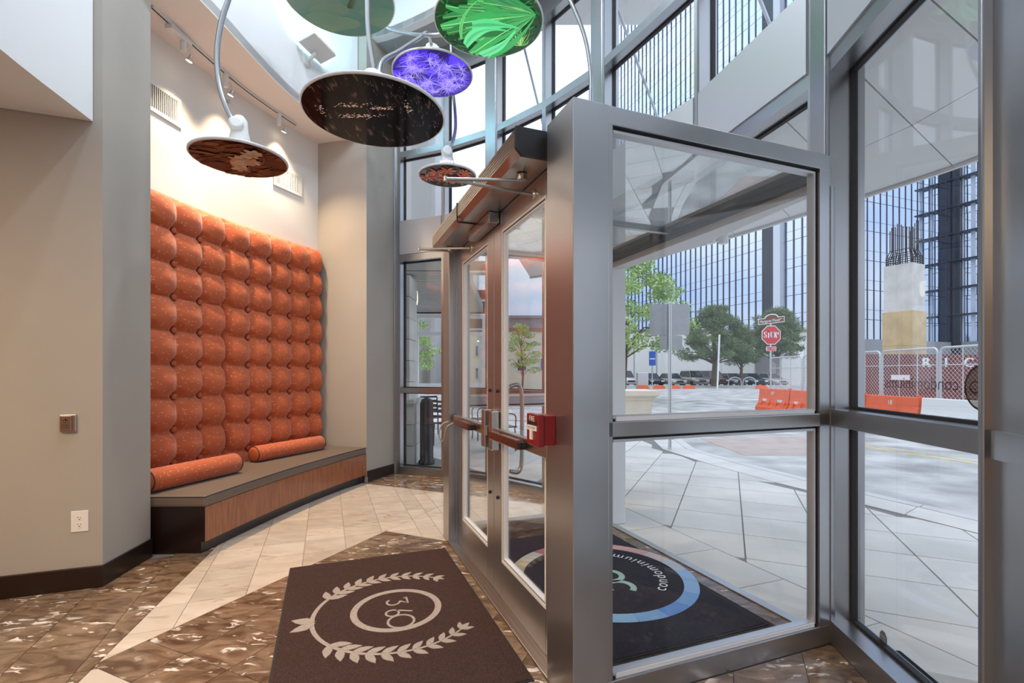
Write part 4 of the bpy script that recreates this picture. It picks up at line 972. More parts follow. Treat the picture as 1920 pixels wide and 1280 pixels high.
# vestibule mat
r = mat_thing(1.2, 2.30, -3.80, -2.02, 'mat_navy', 'navy entrance mat with a coloured ring inside the vestibule', 'entrance_mat')
oc = W(1.77, -2.91, .009); ex, ey = -DE, -DU
cols = [(.30, .50, .78), (.22, .42, .75), (.16, .34, .74), (.30, .52, .80), (.36, .58, .80), (.42, .62, .78), (.55, .60, .60), (.70, .62, .52), (.66, .48, .30), (.62, .60, .55), (.70, .56, .36), (.74, .70, .58), (.68, .22, .24), (.74, .72, .55), (.70, .50, .45), (.66, .40, .38), (.64, .38, .36), (.60, .50, .50), (.50, .54, .62), (.28, .45, .72)]
attr_mat('mat_colours', .95); nc = len(cols)
for k in range(nc):
    a0 = 2 * PI * k / nc; m = MB(); ph = math.radians(-120)
    ribbon(m, arc(0, 0, .585, ph - a0, ph - a0 - 2 * PI / nc, 4), .095, oc, ex, ey, DZ, col=cols[k]); m.build('ring_segment', 'mat_colours', r)
m = MB(); o2 = oc; s = 1.35
ribbon(m, arc(-.20, -.02, .085, 1.9, -2.6, 18), .04, oc, ex, ey, DZ, col=(.36, .55, .50)); ribbon(m, [(-.25, .17), (-.15, .17), (-.20, .08)], .035, oc, ex, ey, DZ, col=(.36, .55, .50))
ribbon(m, arc(-.02, -.05, .085, 0, 2 * PI, 24), .04, oc, ex, ey, DZ, col=(.36, .55, .50)); ribbon(m, [(-.09, -.01), (-.04, .08), (.02, .16)], .036, oc, ex, ey, DZ, col=(.36, .55, .50))
ribbon(m, arc(.22, .02, .14, 0, 2 * PI, 28), .04, oc, ex, ey, DZ, col=(.36, .55, .50)); m.build('emblem_number', 'mat_colours', r)['kind'] = 'stuff'
m = MB(); word = 'condominiums'; wd = [.062, .066, .066, .066, .066, .098, .036, .066, .036, .066, .098, .058]; x = -sum(wd) / 2
for ch, w_ in zip(word, wd):
    a = -PI / 2 + (x + w_ / 2) / .40; x += w_; q = oc + ex * (.40 * math.cos(a)) + ey * (.40 * math.sin(a)) + DZ * .001
    up = Vector((0, 0, 0)) - (ex * math.cos(a) + ey * math.sin(a)); rt = ex * (-math.sin(a)) + ey * math.cos(a); letter(m, ch, .115, q, rt, up)
m.build('emblem_word', 'sign_white', r)['kind'] = 'stuff'
# ================================================================ OUTSIDE: ground
road = MB().box(-160, 160, -60, 200, -.5, -.12).build('road', 'asphalt', label='pale worn street surface outside', cat='road', kind='structure')
KERB = [(5.95, .2), (4.6, 4.69), (4.22, 5.57), (3.49, 8.35), (3.42, 9.2), (3.6, 10.3), (3.9, 11.4), (3.6, 12.6), (2.4, 13.6), (.5, 14.6), (-14, 21.5)]
FAC = [(.45 + .25, -.5), (1.16 + .17, .5), (1.545 + .17, 1.55), (1.83, 2.62), (2.0, 2.9)]
side = [(5.95, .2)] + KERB[1:] + [(-16, 8), (-3, 7.4)] + [tuple(W(2.50, EA - .1)[:2])] + [tuple(W(2.50, EC - .0)[:2])] + [(1.72, 1.5), (1.35, .5)]
pv = MB().prism([(2.3, -2.0), (6.6, -2.0)] + side[:-2] + [(1.62, 1.5), (1.28, .5), (.55, -.4)], -.3, -.015).build('pavement', 'concrete_gap', label='concrete sidewalk in front of the entrance', cat='pavement', kind='structure')
# slabs on the diagonal grid, with a border along the building and a kerb band
def hp(poly, p, q, off):
    t = Vector((q[0] - p[0], q[1] - p[1])).normalized(); n = (-t[1], t[0]); return clip(poly, n[0], n[1], n[0] * p[0] + n[1] * p[1] + off)
SLB = .6; slabs = []
for i in range(-22, 24):
    for j in range(-8, 34):
        a0, b0 = -.49 + i * SLB, 4.7 + j * SLB
        c = [((a0 + p * SLB) * G1[0] + (b0 + q * SLB) * G2[0], (a0 + p * SLB) * G1[1] + (b0 + q * SLB) * G2[1]) for p, q in ((0, 0), (1, 0), (1, 1), (0, 1))]
        cx = sum(p[0] for p in c) / 4; cy = sum(p[1] for p in c) / 4
        if cy < .6 or cy > 15 or cx < -6 or cx > 7: continue
        # street side
        for k in range(0, 6):
            ya, yb_ = sorted((KERB[k][1], KERB[k + 1][1]))
            if len(c) > 2 and ya - .9 < cy < yb_ + .9: c = hp(c, KERB[k + 1], KERB[k], -.62)
        for k in range(7, 10) if cy > 11 else (): c = hp(c, KERB[k + 1], KERB[k], -.4) if len(c) > 2 else c
        # building side
        if len(c) > 2: c = clip(c, -UX, -UY, -(2.62 + .30)) if (cy > 2.4 and cx > .6) else c
        if len(c) > 2 and cy <= 2.5:
            c = clip(c, -1, .112, -(1.98 - .112 * 2.62))
        if len(c) > 2 and cx <= .9 and cy > 4: c = hp(c, (-1.4, 7.15), (.95, 5.35), 0) if False else c
        if len(c) > 2 and cx < .9:
            for k in range(0, 4):
                if len(c) > 2:
                    p, q = V[k], V[k + 1]; t = (q - p).normalized(); n = (-t[1], t[0]); c = clip(c, -n[0], -n[1], -(n[0] * p[0] + n[1] * p[1] + .22)) if min(p[0], V[0][0]) - .4 < cx < q[0] + .5 or True else c
        if len(c) > 2:
            c = inset(c, .006)
            if len(c) > 2 and area(c) > .01: slabs.append(c)
slabs.sort(key=lambda c: -area(c) / max(1, sum(p[1] for p in c) / len(c)) ** 2)
for c in slabs[:280]: MB().prism(c, -.05, -.004).build('paving_slab', 'concrete', pv)
rest = MB()
for c in slabs[280:]: rest.prism(c, -.05, -.004)
if rest.v: rest.build('paving_slabs_far', 'concrete', pv)['kind'] = 'stuff'
# border slabs along the building
for k in range(8):
    e0 = EA - 1.0 + k * .62
    MB().ue(2.51, 2.915, e0 + .004, e0 + .615, -.05, -.004).build('border_slab', 'concrete', pv)
f7 = facet(6)
for k in range(4): 
    fbox(MB(), f7, .1 + k * .62, .1 + k * .62 + .615, .16, .32, -.05, -.004).build('border_slab', 'concrete', pv)
# kerb band and kerb stones
KB = KERB[:7]
def kerbstrip(P, d0, d1, z0, z1, name, mat, seg):
    pts = smooth_curve([(*p, 0) for p in P], 6); L = cum(pts); n = int(L[-1] / seg)
    for i in range(n):
        s0, s1 = i * L[-1] / n + .005, (i + 1) * L[-1] / n - .005
        def ptat(s):
            for q in range(1, len(pts)):
                if L[q] >= s: break
            t = (pts[q] - pts[q - 1]).normalized(); return pts[q - 1].lerp(pts[q], (s - L[q - 1]) / (L[q] - L[q - 1])), Vector((-t.y, t.x, 0))
        (a, na), (b, nb_) = ptat(s0), ptat(s1)
        MB().prism([a + na * d0, b + nb_ * d0, b + nb_ * d1, a + na * d1], z0, z1).build(name, mat, pv)
kerbstrip(KERB, 0, .16, -.3, .0, 'kerb_stone', 'kerb_concrete', 1.3)
kerbstrip(KERB[:6], .168, .60, -.05, -.002, 'kerb_band', 'concrete', 1.3)
cw = MB().prism([(4.3, 9.0), (6.6, 9.1), (7.6, 11.8), (4.4, 11.4)], -.13, -.115).build('crosswalk_road', 'brick_paving', label='faded pinkish brick crosswalk on the street', cat='crosswalk', kind='structure')
for k in range(2):
    a_, b_ = Vector((6.9 + k * .3, 11.2, 0)), Vector((9.6 + k * .3, 2.0, 0)); t_ = (b_ - a_).normalized(); n_ = Vector((-t_.y, t_.x, 0)) * .05
    MB().prism([a_ - n_, b_ - n_, b_ + n_, a_ + n_], -.125, -.117).build('lane_line_road', M('line_yellow', (.55, .45, .20), .9, var=.2, vs=3), label='worn yellow centre line on the street', cat='road marking', kind='structure', group='double yellow centre line')
MB().prism([(11.2, 25.5), (14.5, 24.4), (19, 24.9), (15, 27)], -.13, .03).build('kerb_island', 'kerb_concrete', label='low concrete traffic island in the street', cat='kerb', kind='structure')
MB().prism([(10, 54), (34, 54), (34, 56), (10, 56)], -.13, .06).build('kerb_far', 'kerb_concrete', label='far kerb in front of the parked cars', cat='kerb', kind='structure')

# ---- entrance canopy outside
cn = E0('ceiling_canopy', (2.6, 4.6, 3.05), 'pale curved canopy over the sidewalk outside the entrance', 'canopy', kind='structure')
ED = [Vector(p) for p in smooth_curve([(.3, 8.3, 0), (1.48, 7.41, 0), (2.45, 6.1, 0), (2.98, 5.05, 0), (3.3, 4.36, 0), (3.55, 3.63, 0), (3.68, 2.4, 0), (3.5, 1.0, 0), (3.0, -.2, 0)], 5)]
INn = [Vector((*p, 0)) for p in ((-.05, 6.15), (.52, 5.62), (1.02, 4.97), (1.58, 3.82), (1.83, 2.62), (1.72, 1.5), (1.32, .45), (.8, -.2))]
def along(P, n):
    L = cum(P); out = []
    for i in range(n + 1):
        s = L[-1] * i / n
        for q in range(1, len(P)):
            if L[q] >= s - 1e-9: break
        out.append(P[q - 1].lerp(P[q], (s - L[q - 1]) / max(1e-9, L[q] - L[q - 1])))
    return out
A_, B_ = along(ED, 14), along(INn, 14)
for i in range(14):
    p = [A_[i], A_[i + 1], B_[i + 1], B_[i]]; p = inset([q[:2] for q in p], .004)
    for q0, q1 in ((0, .5), (.5, 1)):
        a, b, c, d = A_[i].lerp(B_[i], q0), A_[i + 1].lerp(B_[i + 1], q0), A_[i + 1].lerp(B_[i + 1], q1), A_[i].lerp(B_[i], q1)
        pp = inset([q[:2] for q in (a, b, c, d)], .004)
        if len(pp) > 2: MB().prism(pp, 3.05, 3.08).build('soffit_panel', 'canopy_paint', cn)
MB().prism([p[:2] for p in A_] + [p[:2] for p in B_[::-1]], 3.085, 3.2).build('canopy_deck', 'canopy_paint', cn)
e2 = off2(ED, -.03); MB().prism([p[:2] for p in ED] + [p[:2] for p in e2[::-1]], 3.02, 3.25).build('fascia', 'canopy_paint', cn)
for (a, b) in (((-.1, 6.2, 6.6), (1.0, 7.7, 3.25)), ((.75, 5.4, 6.6), (2.35, 6.15, 3.25)), ((1.35, 4.2, 6.6), (3.1, 4.7, 3.25)), ((1.75, 2.9, 6.6), (3.55, 3.3, 3.25))):
    MB().tube([a, b], .016, 8).build('tension_rod', 'mullion_light', cn)
for k, px in enumerate((1332, 1356)):
    q = at(px, 441, 5.5); r = E0('canopy_downlight', (q.x, q.y, 2.87), 'white cylinder downlight under the entrance canopy', 'downlight', 'cylinder lights under the canopy')
    MB().lathe((q.x, q.y, 2.87), [(.05, 0), (.055, .005), (.055, .16), (.03, .165), (.03, .18)], 18).build('cylinder', 'canopy_paint', r); MB().lathe((q.x, q.y, 2.866), [(.042, 0), (.042, .003)], 18).build('lens', 'plastic_white', r)

# ---- blank-backed street sign in front of the entrance
p = floor_px(1256, 843); r = E0('street_sign', (p.x, p.y, 0), 'back of two stacked grey metal sign plates on a perforated post', 'street sign')
px_, py_ = p.x, p.y
MB().box(px_ - .025, px_ + .025, py_ - .025, py_ + .025, -.02, 2.72).build('post', 'galv', r)
hl = MB()
for k in range(100): hl.quad([(px_ - .008 + a, py_ - .0255, .05 + k * .0265 + b) for a, b in ((0, 0), (.016, 0), (.016, .014), (0, .014))])
hl.build('post_hole', 'dark_slot', r)['kind'] = 'stuff'
def plate(x0, x1, z0, z1, y, th=.006, rd=.04, n=5):
    P = []
    for cx, cz, a in ((x1 - rd, z0 + rd, -PI / 2), (x1 - rd, z1 - rd, 0), (x0 + rd, z1 - rd, PI / 2), (x0 + rd, z0 + rd, PI)):
        P += [(cx + rd * math.cos(a + k * PI / 2 / n), y, cz + rd * math.sin(a + k * PI / 2 / n)) for k in range(n + 1)]
    return P, (0, th, 0)
MB().extr(*plate(px_ - .36, px_ + .37, 2.11, 2.68, py_ + .03)).build('upper_plate', 'sign_back', r)
MB().extr(*plate(px_ - .18, px_ + .24, 1.84, 2.10, py_ + .03)).build('lower_plate', 'sign_back', r)
# ---- beige planter
cx, cy = 3.0, 13.0; r = E0('stone_planter', (cx, cy, 0), 'beige stone planter with moulded rim on the sidewalk corner', 'planter')
def sqring(z0, z1, h0, h1): 
    a = [(cx - h0, cy - h0, z0), (cx + h0, cy - h0, z0), (cx + h0, cy + h0, z0), (cx - h0, cy + h0, z0)]; b = [(cx - h1, cy - h1, z1), (cx + h1, cy - h1, z1), (cx + h1, cy + h1, z1), (cx - h1, cy + h1, z1)]
    return MB().raw(a + b, [(3, 2, 1, 0), (4, 5, 6, 7), (0, 1, 5, 4), (1, 2, 6, 5), (2, 3, 7, 6), (3, 0, 4, 7)])
sqring(-.01, .72, .52, .60).build('body', 'planter', r); sqring(.721, .78, .63, .63).build('moulding', 'planter', r); sqring(.781, .84, .64, .72).build('cove', 'planter', r); sqring(.841, .96, .74, .74).build('rim', 'planter', r)

# ---- trees
def leaf_cloud(mb, centers, n, size, RR, tri=False):
    for c, rad in centers:
        for k in range(n):
            while True:
                v = Vector((RR.uniform(-1, 1), RR.uniform(-1, 1), RR.uniform(-1, 1)))
                if .15 < v.length < 1: break
            p = Vector(c) + Vector((v.x * rad[0], v.y * rad[1], v.z * rad[2])); a = Vector((RR.gauss(0, 1), RR.gauss(0, 1), RR.gauss(0, .6))).normalized(); b = a.cross(Vector((RR.gauss(0, 1), RR.gauss(0, 1), RR.gauss(0, 1)))).normalized(); s = size * RR.uniform(.6, 1.3)
            if tri:
                for q in range(3):
                    d = (a + b * RR.uniform(-1, 1) + DZ * .6).normalized() * s * 1.6; e_ = d.cross(b).normalized() * s * .10; mb.quad([p - e_, p + e_, p + d])
            else: mb.quad([p - a * s, p + b * s * .5, p + a * s, p - b * s * .5])
def tree(name, base, h, trunk_r, clumps, n, size, leafm, label, group, tri=False, seed=1, branches=6):
    RR = random.Random(seed); r = E0(name, base, label, 'tree', group); b = Vector(base)
    MB().tube([b, b + Vector((.02 * h, 0, h * .35)), b + Vector((-.01 * h, 0, h * .65)), b + Vector((.01 * h, 0, h * .92))], [trunk_r, trunk_r * .8, trunk_r * .5, trunk_r * .12], 9).build('trunk', 'bark', r)
    cl = [(b + Vector(c) * h, [q * h for q in rad]) for c, rad in clumps]
    bm = MB()
    for c, rad in cl[:branches * 3]: bm.tube([b + DZ * max(h * .28, (c.z - b.z) - h * .14), (b + DZ * (c.z - b.z) + c) / 2, c], [trunk_r * .3, trunk_r * .2, trunk_r * .07], 6)
    bm.build('branches', 'bark', r)['kind'] = 'stuff'
    mb = MB(); leaf_cloud(mb, cl, n, size, RR, tri); o = mb.build('foliage', leafm, r); o['kind'] = 'stuff'; return r
def clumps(seed, n, z0, z1, prof, rs):
    RR = random.Random(seed); out = []
    for k in range(n):
        t = (k + .5) / n; z = z0 + (z1 - z0) * t; w_ = prof(t); a = k * 2.4 + RR.uniform(-.4, .4); q = w_ * math.sqrt(RR.uniform(.3, 1)); s = rs * RR.uniform(.75, 1.25)
        out.append(((q * math.cos(a), q * math.sin(a), z + RR.uniform(-.03, .03)), (s * 1.35, s * 1.35, s * .62)))
    return out
p = floor_px(1150, 752); tree('street_tree', (5.9, 26.0, -.1), 7.9, .17, clumps(3, 46, .36, .98, lambda t: .42 * math.sin(PI * min(1, .25 + t * .75)) ** .7, .085), 330, .09, 'leaf', 'pale green leafy street tree behind the beige planter', 'street trees', seed=4)
tree('pine_tree', (22.0, 53.0, .0), 8.8, .34, clumps(6, 64, .33, .97, lambda t: .40 * (1 - t) ** .55 + .02, .075), 190, .26, 'pine', 'broad dark pine with a thick trunk behind the street', 'pines behind the street', True, seed=6)
tree('pine_tree', (25.6, 54.5, .0), 6.6, .18, clumps(8, 40, .40, .96, lambda t: .22 * (1 - t) ** .5 + .02, .08), 150, .22, 'pine', 'slender small pine touching the broad pine', 'pines behind the street', True, seed=8)
tree('pine_tree', (32.2, 59.2, .0), 9.2, .2, clumps(10, 60, .40, .98, lambda t: .30 * math.sin(PI * min(1, .3 + .7 * t)) ** .6, .075), 180, .26, 'pine', 'tall pine standing behind the stop sign', 'pines behind the street', True, seed=10)
tree('street_tree', (.6, 30, -.1), 4.6, .07, clumps(12, 22, .38, .97, lambda t: .26 * math.sin(PI * min(1, .25 + t * .75)), .07), 130, .07, 'leaf', 'thin young tree seen through the entrance doors', 'street trees', seed=13)
tree('street_tree', (-4.6, 22, -.1), 4.4, .07, clumps(14, 22, .38, .97, lambda t: .26 * math.sin(PI * min(1, .25 + t * .75)), .07), 130, .07, 'leaf', 'small green tree beyond the patio furniture', 'street trees', seed=15)

# ---- low white building
r = E0('white_building', (24, 66, 0), 'long low white building behind the parked cars', 'building')
MB().box(8, 46, 64, 74, -.2, 6.9).build('wall', 'white_wall', r); MB().box(7.9, 46.1, 63.8, 74.1, 6.9, 7.2).build('parapet', 'roof_grey', r)
MB().box(31, 36, 63.7, 64, 6.2, 6.8).build('sign_band', 'brownish', r)
MB().box(32.0, 35.4, 63.9, 64.02, 0, 3.7).build('doorway', 'roof_grey', r)
for x in (9.5, 14, 18.5, 27.5, 38.5, 42): MB().box(x, x + .05, 63.93, 64, 0, 6.9).build('joint', 'concrete', r)
for x, z in ((15.2, 7.5), (18.0, 7.5)): MB().tube([(x, 60.5, -.1), (x, 60.5, z)], .09, 8).build('utility_pole', 'galv', label='plain grey pole before the white building, %s' % ('behind the small sign plate' if x > 16 else 'beside the silver truck'), cat='pole')

# ---- glass office tower on the city grid (faces along E and U)
r = E0('glass_tower', W(71, -50, 0), 'tall blue mirror-glass office tower with vertical fins', 'building')
def glassm(name, c, rough):
    m = bpy.data.materials.new(name); m.use_nodes = True; b = m.node_tree.nodes['Principled BSDF']; b.inputs['Base Color'].default_value = (*c, 1); b.inputs['Metallic'].default_value = 1.; b.inputs['Roughness'].default_value = rough; MATS[name] = m
glassm('tower_glass', (.70, .79, .94), .03); glassm('tower_glass_deep', (.16, .20, .30), .05)
HT = 96.; Z0 = 6.6; MODULE = 1.5; FL = 4.5
MB().ue(71.3, 130, -113, -50.3, -.3, HT).build('core', 'tower_dark', r)
MB().ue(70.4, 131, -113.5, -49.6, -.3, Z0).build('podium', 'podium', r)
MB().ue(98.3, 130, -50.3, -45.8, -.3, HT).build('wing_core', 'tower_dark', r)
MB().ue(97.6, 131, -49.5, -45.2, -.3, Z0).build('wing_podium', 'podium', r)
def pane_mesh(w_, h_): return MB().obox((-w_ / 2, 0, 0), (w_, 0, 0), (0, .05, 0), (0, 0, h_)).data('tower_pane', 'tower_glass')
pm1, pm2 = pane_mesh(MODULE - .10, 2.95), pane_mesh(MODULE - .10, 1.42)
RR = random.Random(21); far = MB(); npn = 0
def facade(o, t, nout, nm, fins, finw, zmax_obj, finmat):
    global npn
    t, nout = Vector(t), Vector(nout); nr = int((HT - Z0) / FL)
    rot = Matrix((( t.x, -nout.x, 0, 0), (t.y, -nout.y, 0, 0), (0, 0, 1, 0), (0, 0, 0, 1)))
    fm = MB().obox((-finw / 2, -.10 if fins else -.06, 0), (finw, 0, 0), (0, .18 if fins else .12, 0), (0, 0, HT - Z0)).data('fin', finmat)
    for i in range(nm):
        c = o + t * (i + .5) * MODULE
        for j in range(nr):
            for pm, z, h in ((pm1, Z0 + j * FL, 2.95), (pm2, Z0 + j * FL + 3.03, 1.42)):
                tw = Matrix.Rotation(RR.gauss(0, .002), 4, 'Z') @ Matrix.Rotation(RR.gauss(0, .002), 4, 'X')
                mt = Matrix.Translation(Vector((c.x, c.y, z + .04)) + nout * .06) @ rot @ tw
                if j < zmax_obj and pm is pm1 and npn < 290: inst(pm, 'tower_pane', mt, r); npn += 1
                else:
                    ww = MODULE - .10; far.raw([mt @ Vector(q) for q in ((-ww / 2, 0, 0), (ww / 2, 0, 0), (ww / 2, 0, h), (-ww / 2, 0, h), (-ww / 2, .05, 0), (ww / 2, .05, 0), (ww / 2, .05, h), (-ww / 2, .05, h))], [(0, 1, 2, 3), (1, 5, 6, 2), (4, 0, 3, 7), (3, 2, 6, 7)])
    for i in range(nm + 1):
        c = o + t * i * MODULE; inst(fm, 'fin', Matrix.Translation(Vector((c.x, c.y, Z0)) + nout * .08) @ rot, r)
    return
facade(W(71, -50, 0), DE * -1, DU * -1, 41, True, .17, 4, 'mullion_dark')
facade(W(71, -50, 0), DU, DE, 18, False, .10, 5, 'mullion_dark')
facade(W(98, -50, 0), DE, DU * -1, 3, True, .5, 3, 'fin_pale'); facade(W(98, -45.5, 0), DU, DE, 10, True, .5, 3, 'fin_pale')
far.build('tower_panes_high', 'tower_glass', r)['kind'] = 'stuff'
MB().ue(70.2, 71, -62.8, -60.7, 0, HT).build('dark_pier', 'tower_dark', r); MB().ue(70.1, 71, -60.7, -59.4, 0, HT).build('white_pier', 'fin_pale', r)
MB().ue(97.2, 98, -50, -48.4, 0, HT).build('dark_pier', 'tower_dark', r)
for j in range(1, 20): MB().ue(96.9, 98, -50.2, -45.0, Z0 + j * FL - .12, Z0 + j * FL + .08).build('sunshade_ledge', 'mullion_dark', r)

# ---- construction site: container, column, fence, barriers
cp = Vector((19.0, 27.2, -.12)); ct = Vector((.97, .06, 0)).normalized(); cnn = Vector((ct.y, -ct.x, 0))
r = E0('shipping_container', cp + ct * 6, 'dark red corrugated shipping container with white letters behind the fence', 'container')
MB().obox(cp, ct * 12.2, -cnn * 2.4, DZ * 2.6).build('body', 'container_red', r)
for k in range(40): MB().extr([cp + ct * (.1 + k * .3) + cnn * .001 + DZ * .12, cp + ct * (.17 + k * .3) + cnn * .05 + DZ * .12, cp + ct * (.27 + k * .3) + cnn * .05 + DZ * .12, cp + ct * (.34 + k * .3) + cnn * .001 + DZ * .12], DZ * 2.36).build('corrugation', 'container_red', r)
for z in (0, 2.48): MB().obox(cp + cnn * .002 + DZ * z, ct * 12.2, cnn * .06, DZ * .12).build('rail', 'container_red', r)
for ch, px in (('R', 1735), ('I', 1772), ('C', 1815), ('O', 1858)):
    k = (px - 960) / 912; s = (k * cp.y - cp.x) / (ct.x - k * ct.y); m = MB(); V2, F2 = text2d(ch, .75); q0 = cp + ct * s + cnn * .058 + DZ * 2.12
    for dx in (-.03, 0, .03): m.raw([q0 + ct * (v[0] * 1.15 + dx) + DZ * v[1] + cnn * dx * .05 for v in V2], F2)
    m.build('letter', 'sign_white', r)
r = E0('concrete_column', (26.6, 33, 0), 'unfinished concrete column with plywood form and rebar on top', 'column'); q = 1.05
def colbox(z0, z1, h, nm, mt):
    a = Matrix.Rotation(.45, 3, 'Z'); P = [Vector((26.6, 33, 0)) + a @ Vector((x * h, y * h, 0)) for x, y in ((-1, -1), (1, -1), (1, 1), (-1, 1))]
    return MB().prism([p[:2] for p in P], z0, z1).build(nm, mt, r)
colbox(-.1, 3.25, .88, 'plywood_form', 'plywood'); colbox(3.26, 5.55, .88, 'plywood_form', 'plywood'); colbox(5.55, 8.7, .82, 'shaft', 'concrete')
a = Matrix.Rotation(.45, 3, 'Z')
for i in range(6):
    for j in range(6):
        if i in (0, 5) or j in (0, 5):
            x, y = -.72 + i * .288, -.72 + j * .288; b = Vector((26.6, 33, 0)) + a @ Vector((x, y, 0)); t = Vector((26.6, 33, 0)) + a @ Vector((x * .78, y * .78, 0))
            MB().tube([(b.x, b.y, 8.6), (b.x, b.y, 9.2), (t.x, t.y, 9.7), (t.x, t.y, 11.4 + RR.uniform(-.3, .3))], .03, 5).build('rebar_bar', 'rebar', r)
for z in (8.85, 9.0, 9.15, 9.3, 9.72):
    f = .74 if z < 9.4 else .58; P = [Vector((26.6, 33, 0)) + a @ Vector((x * f, y * f, 0)) for x, y in ((-1, -1), (1, -1), (1, 1), (-1, 1), (-1, -1))]; MB().tube([(p.x, p.y, z) for p in P], .025, 4).build('rebar_tie', 'rebar', r)
# fence panels stand on x = FX beside the barriers
FX = 10.95
def fence(y0, y1, label):
    r = E0('chain_link_fence', (FX, (y0 + y1) / 2, -.12), label, 'fence panel', 'chain-link fence panels'); z0, z1 = .72, 2.06; rd = .12
    P = [(FX, y0, .0), (FX, y0, z1 - rd)] + [(FX, y0 + rd - rd * math.cos(k * PI / 8), z1 - rd + rd * math.sin(k * PI / 8)) for k in range(1, 5)] + [(FX, y1 - rd + rd * math.sin(k * PI / 8), z1 - rd + rd * math.cos(k * PI / 8)) for k in range(0, 5)] + [(FX, y1, .0)]
    MB().tube(P, .028, 8).build('frame', 'galv', r)
    for z in (z0, 1.62): MB().tube([(FX, y0, z), (FX, y1, z)], .018, 6).build('rail', 'galv', r)
    for y in ((2 * y0 + y1) / 3, (y0 + 2 * y1) / 3): MB().tube([(FX, y, z0), (FX, y, z1)], .014, 6).build('upright', 'galv', r)
    mb = MB(); L = y1 - y0; Hh = z1 - z0; d = .115; e_ = .0075
    k = -int(Hh / d)
    while k * d < L:
        for s in (0, 1):
            a0 = max(0, -k * d); a1 = min(Hh, L - k * d)
            if a1 - a0 > .02:
                f = (lambda q: (FX, y0 + k * d + q, z0 + q)) if s == 0 else (lambda q: (FX + .004, y1 - k * d - q, z0 + q))
                p0, p1 = Vector(f(a0)), Vector(f(a1)); mb.tube([p0, p1], e_ * .75, 3, cap=False)
        k += 1
    mb.build('chain_link', 'galv', r)['kind'] = 'stuff'
def barrier(y0, y1, mat, label, num=None):
    r = E0('water_barrier', (FX - .37, (y0 + y1) / 2, -.12), label, 'traffic barrier', 'water-filled barriers under the fence')
    x = FX - .37; prof = [(-.30, -.12), (-.30, .03), (-.18, .17), (-.13, .50), (-.11, .78), (.11, .78), (.13, .50), (.18, .17), (.30, .03), (.30, -.12)]
    b = MB().extr([(x + a, y0 + .02, z) for a, z in prof], (0, y1 - y0 - .04, 0)).build('body', mat, r, bev=.015)
    n = 4; g = (y1 - y0) / n
    for k in range(n):
        yc = y0 + (k + .5) * g
        MB().extr([(x - .305, yc - .16, -.02), (x - .305, yc + .16, -.02), (x - .17, yc + .10, .38), (x - .17, yc - .10, .38)], (.06, 0, 0)).build('buttress', mat, b)
    for k in (1, 3): MB().box(x - .175, x - .12, y0 + k * g - .17, y0 + k * g + .17, .27, .37).build('fork_slot', 'concrete', b)
    MB().tube([(x, y0 + .15, .78), (x, y0 + .15, .82)], .06, 12).build('fill_cap', mat, r)
    if num:
        m = MB(); letter(m, num, .17, (x - .135, (y0 + y1) / 2, .60), (0, -1, 0), (.05, 0, 1)); m.build('lettering', 'sign_white', r)
spans = [(8.6, 10.5, 'barrier_white', 'white barrier furthest along from the stop sign', None), (10.55, 12.45, 'barrier_white', 'white water-filled barrier joined to an orange one below the lettering', None), (12.5, 14.4, 'barrier_orange', 'orange barrier joined to the white barrier', '18'), (14.45, 16.35, 'barrier_orange', 'orange barrier hidden mostly by the corner mullion', None), (16.4, 18.3, 'barrier_orange', 'orange barrier between two other orange ones by the corner mullion', None), (18.35, 20.6, 'barrier_orange', 'last orange barrier of the row, below the stop sign', 'SET')]
flab = ['fence panel above the last white barrier', 'fence panel over the white barrier, crossed by the logo disc', 'fence panel over the orange barrier next to the white one', 'fence panel mostly behind the corner mullion', 'fence panel just past the vestibule stile', 'end fence panel beside the stop sign post']
for (a, b, m_, l, nu), fl in zip(spans, flab): barrier(a, b, m_, l, nu); fence(a + .02, b - .02, fl)
MB().box(FX - .04, FX - .03, 13.35, 14.0, 1.22, 1.36).build('notice_board', 'sign_white', label='small white notice plate tied to the chain-link fence', cat='sign')

# ---- stop sign with street name blades
sx_, sy_ = 9.95, 21.4
sx_ = (1446 - 960) / 912 * sy_
r = E0('stop_sign', (sx_, sy_, -.12), 'red octagonal stop sign under brown street name blades', 'stop sign')
MB().tube([(sx_, sy_ + .05, -.12), (sx_, sy_ + .05, 3.75)], .035, 10).build('post', 'galv', r)
zc = CAM_H + (700 - 628) / 912 * sy_
def octo(rad, y, th): return [(sx_ + rad * math.cos(PI / 8 + k * PI / 4), y, zc + rad * math.sin(PI / 8 + k * PI / 4)) for k in range(8)], (0, th, 0)
pl = MB().extr(*octo(.45, sy_, .006)).build('plate', 'sign_white', r); MB().extr(*octo(.42, sy_ - .003, .003)).build('red_face', 'sign_red', pl)
m = MB(); V2, F2 = text2d('STOP', .41)
for dx in (-.012, 0, .012): m.raw([(sx_ + v[0] * .66 + dx, sy_ - .005 - abs(dx) * .05, zc + v[1] * 1.0) for v in V2], F2)
m.build('lettering', 'sign_white', pl)
ap = MB().extr(*plate(sx_ - .22, sx_ + .22, zc - .70, zc - .50, sy_, .005, .02)).build('all_way_plate', 'sign_white', r)
MB().extr(*plate(sx_ - .20, sx_ + .20, zc - .68, zc - .52, sy_ - .003, .003, .015)).build('red_face', 'sign_red', ap)
m = MB(); letter(m, 'ALL WAY', .115, (sx_, sy_ - .005, zc - .60), (1, 0, 0), (0, 0, 1)); m.build('lettering', 'sign_white', ap)
bx = Vector((math.cos(.12), 0, math.sin(.12))); o = Vector((sx_, sy_ - .02, zc + .64))
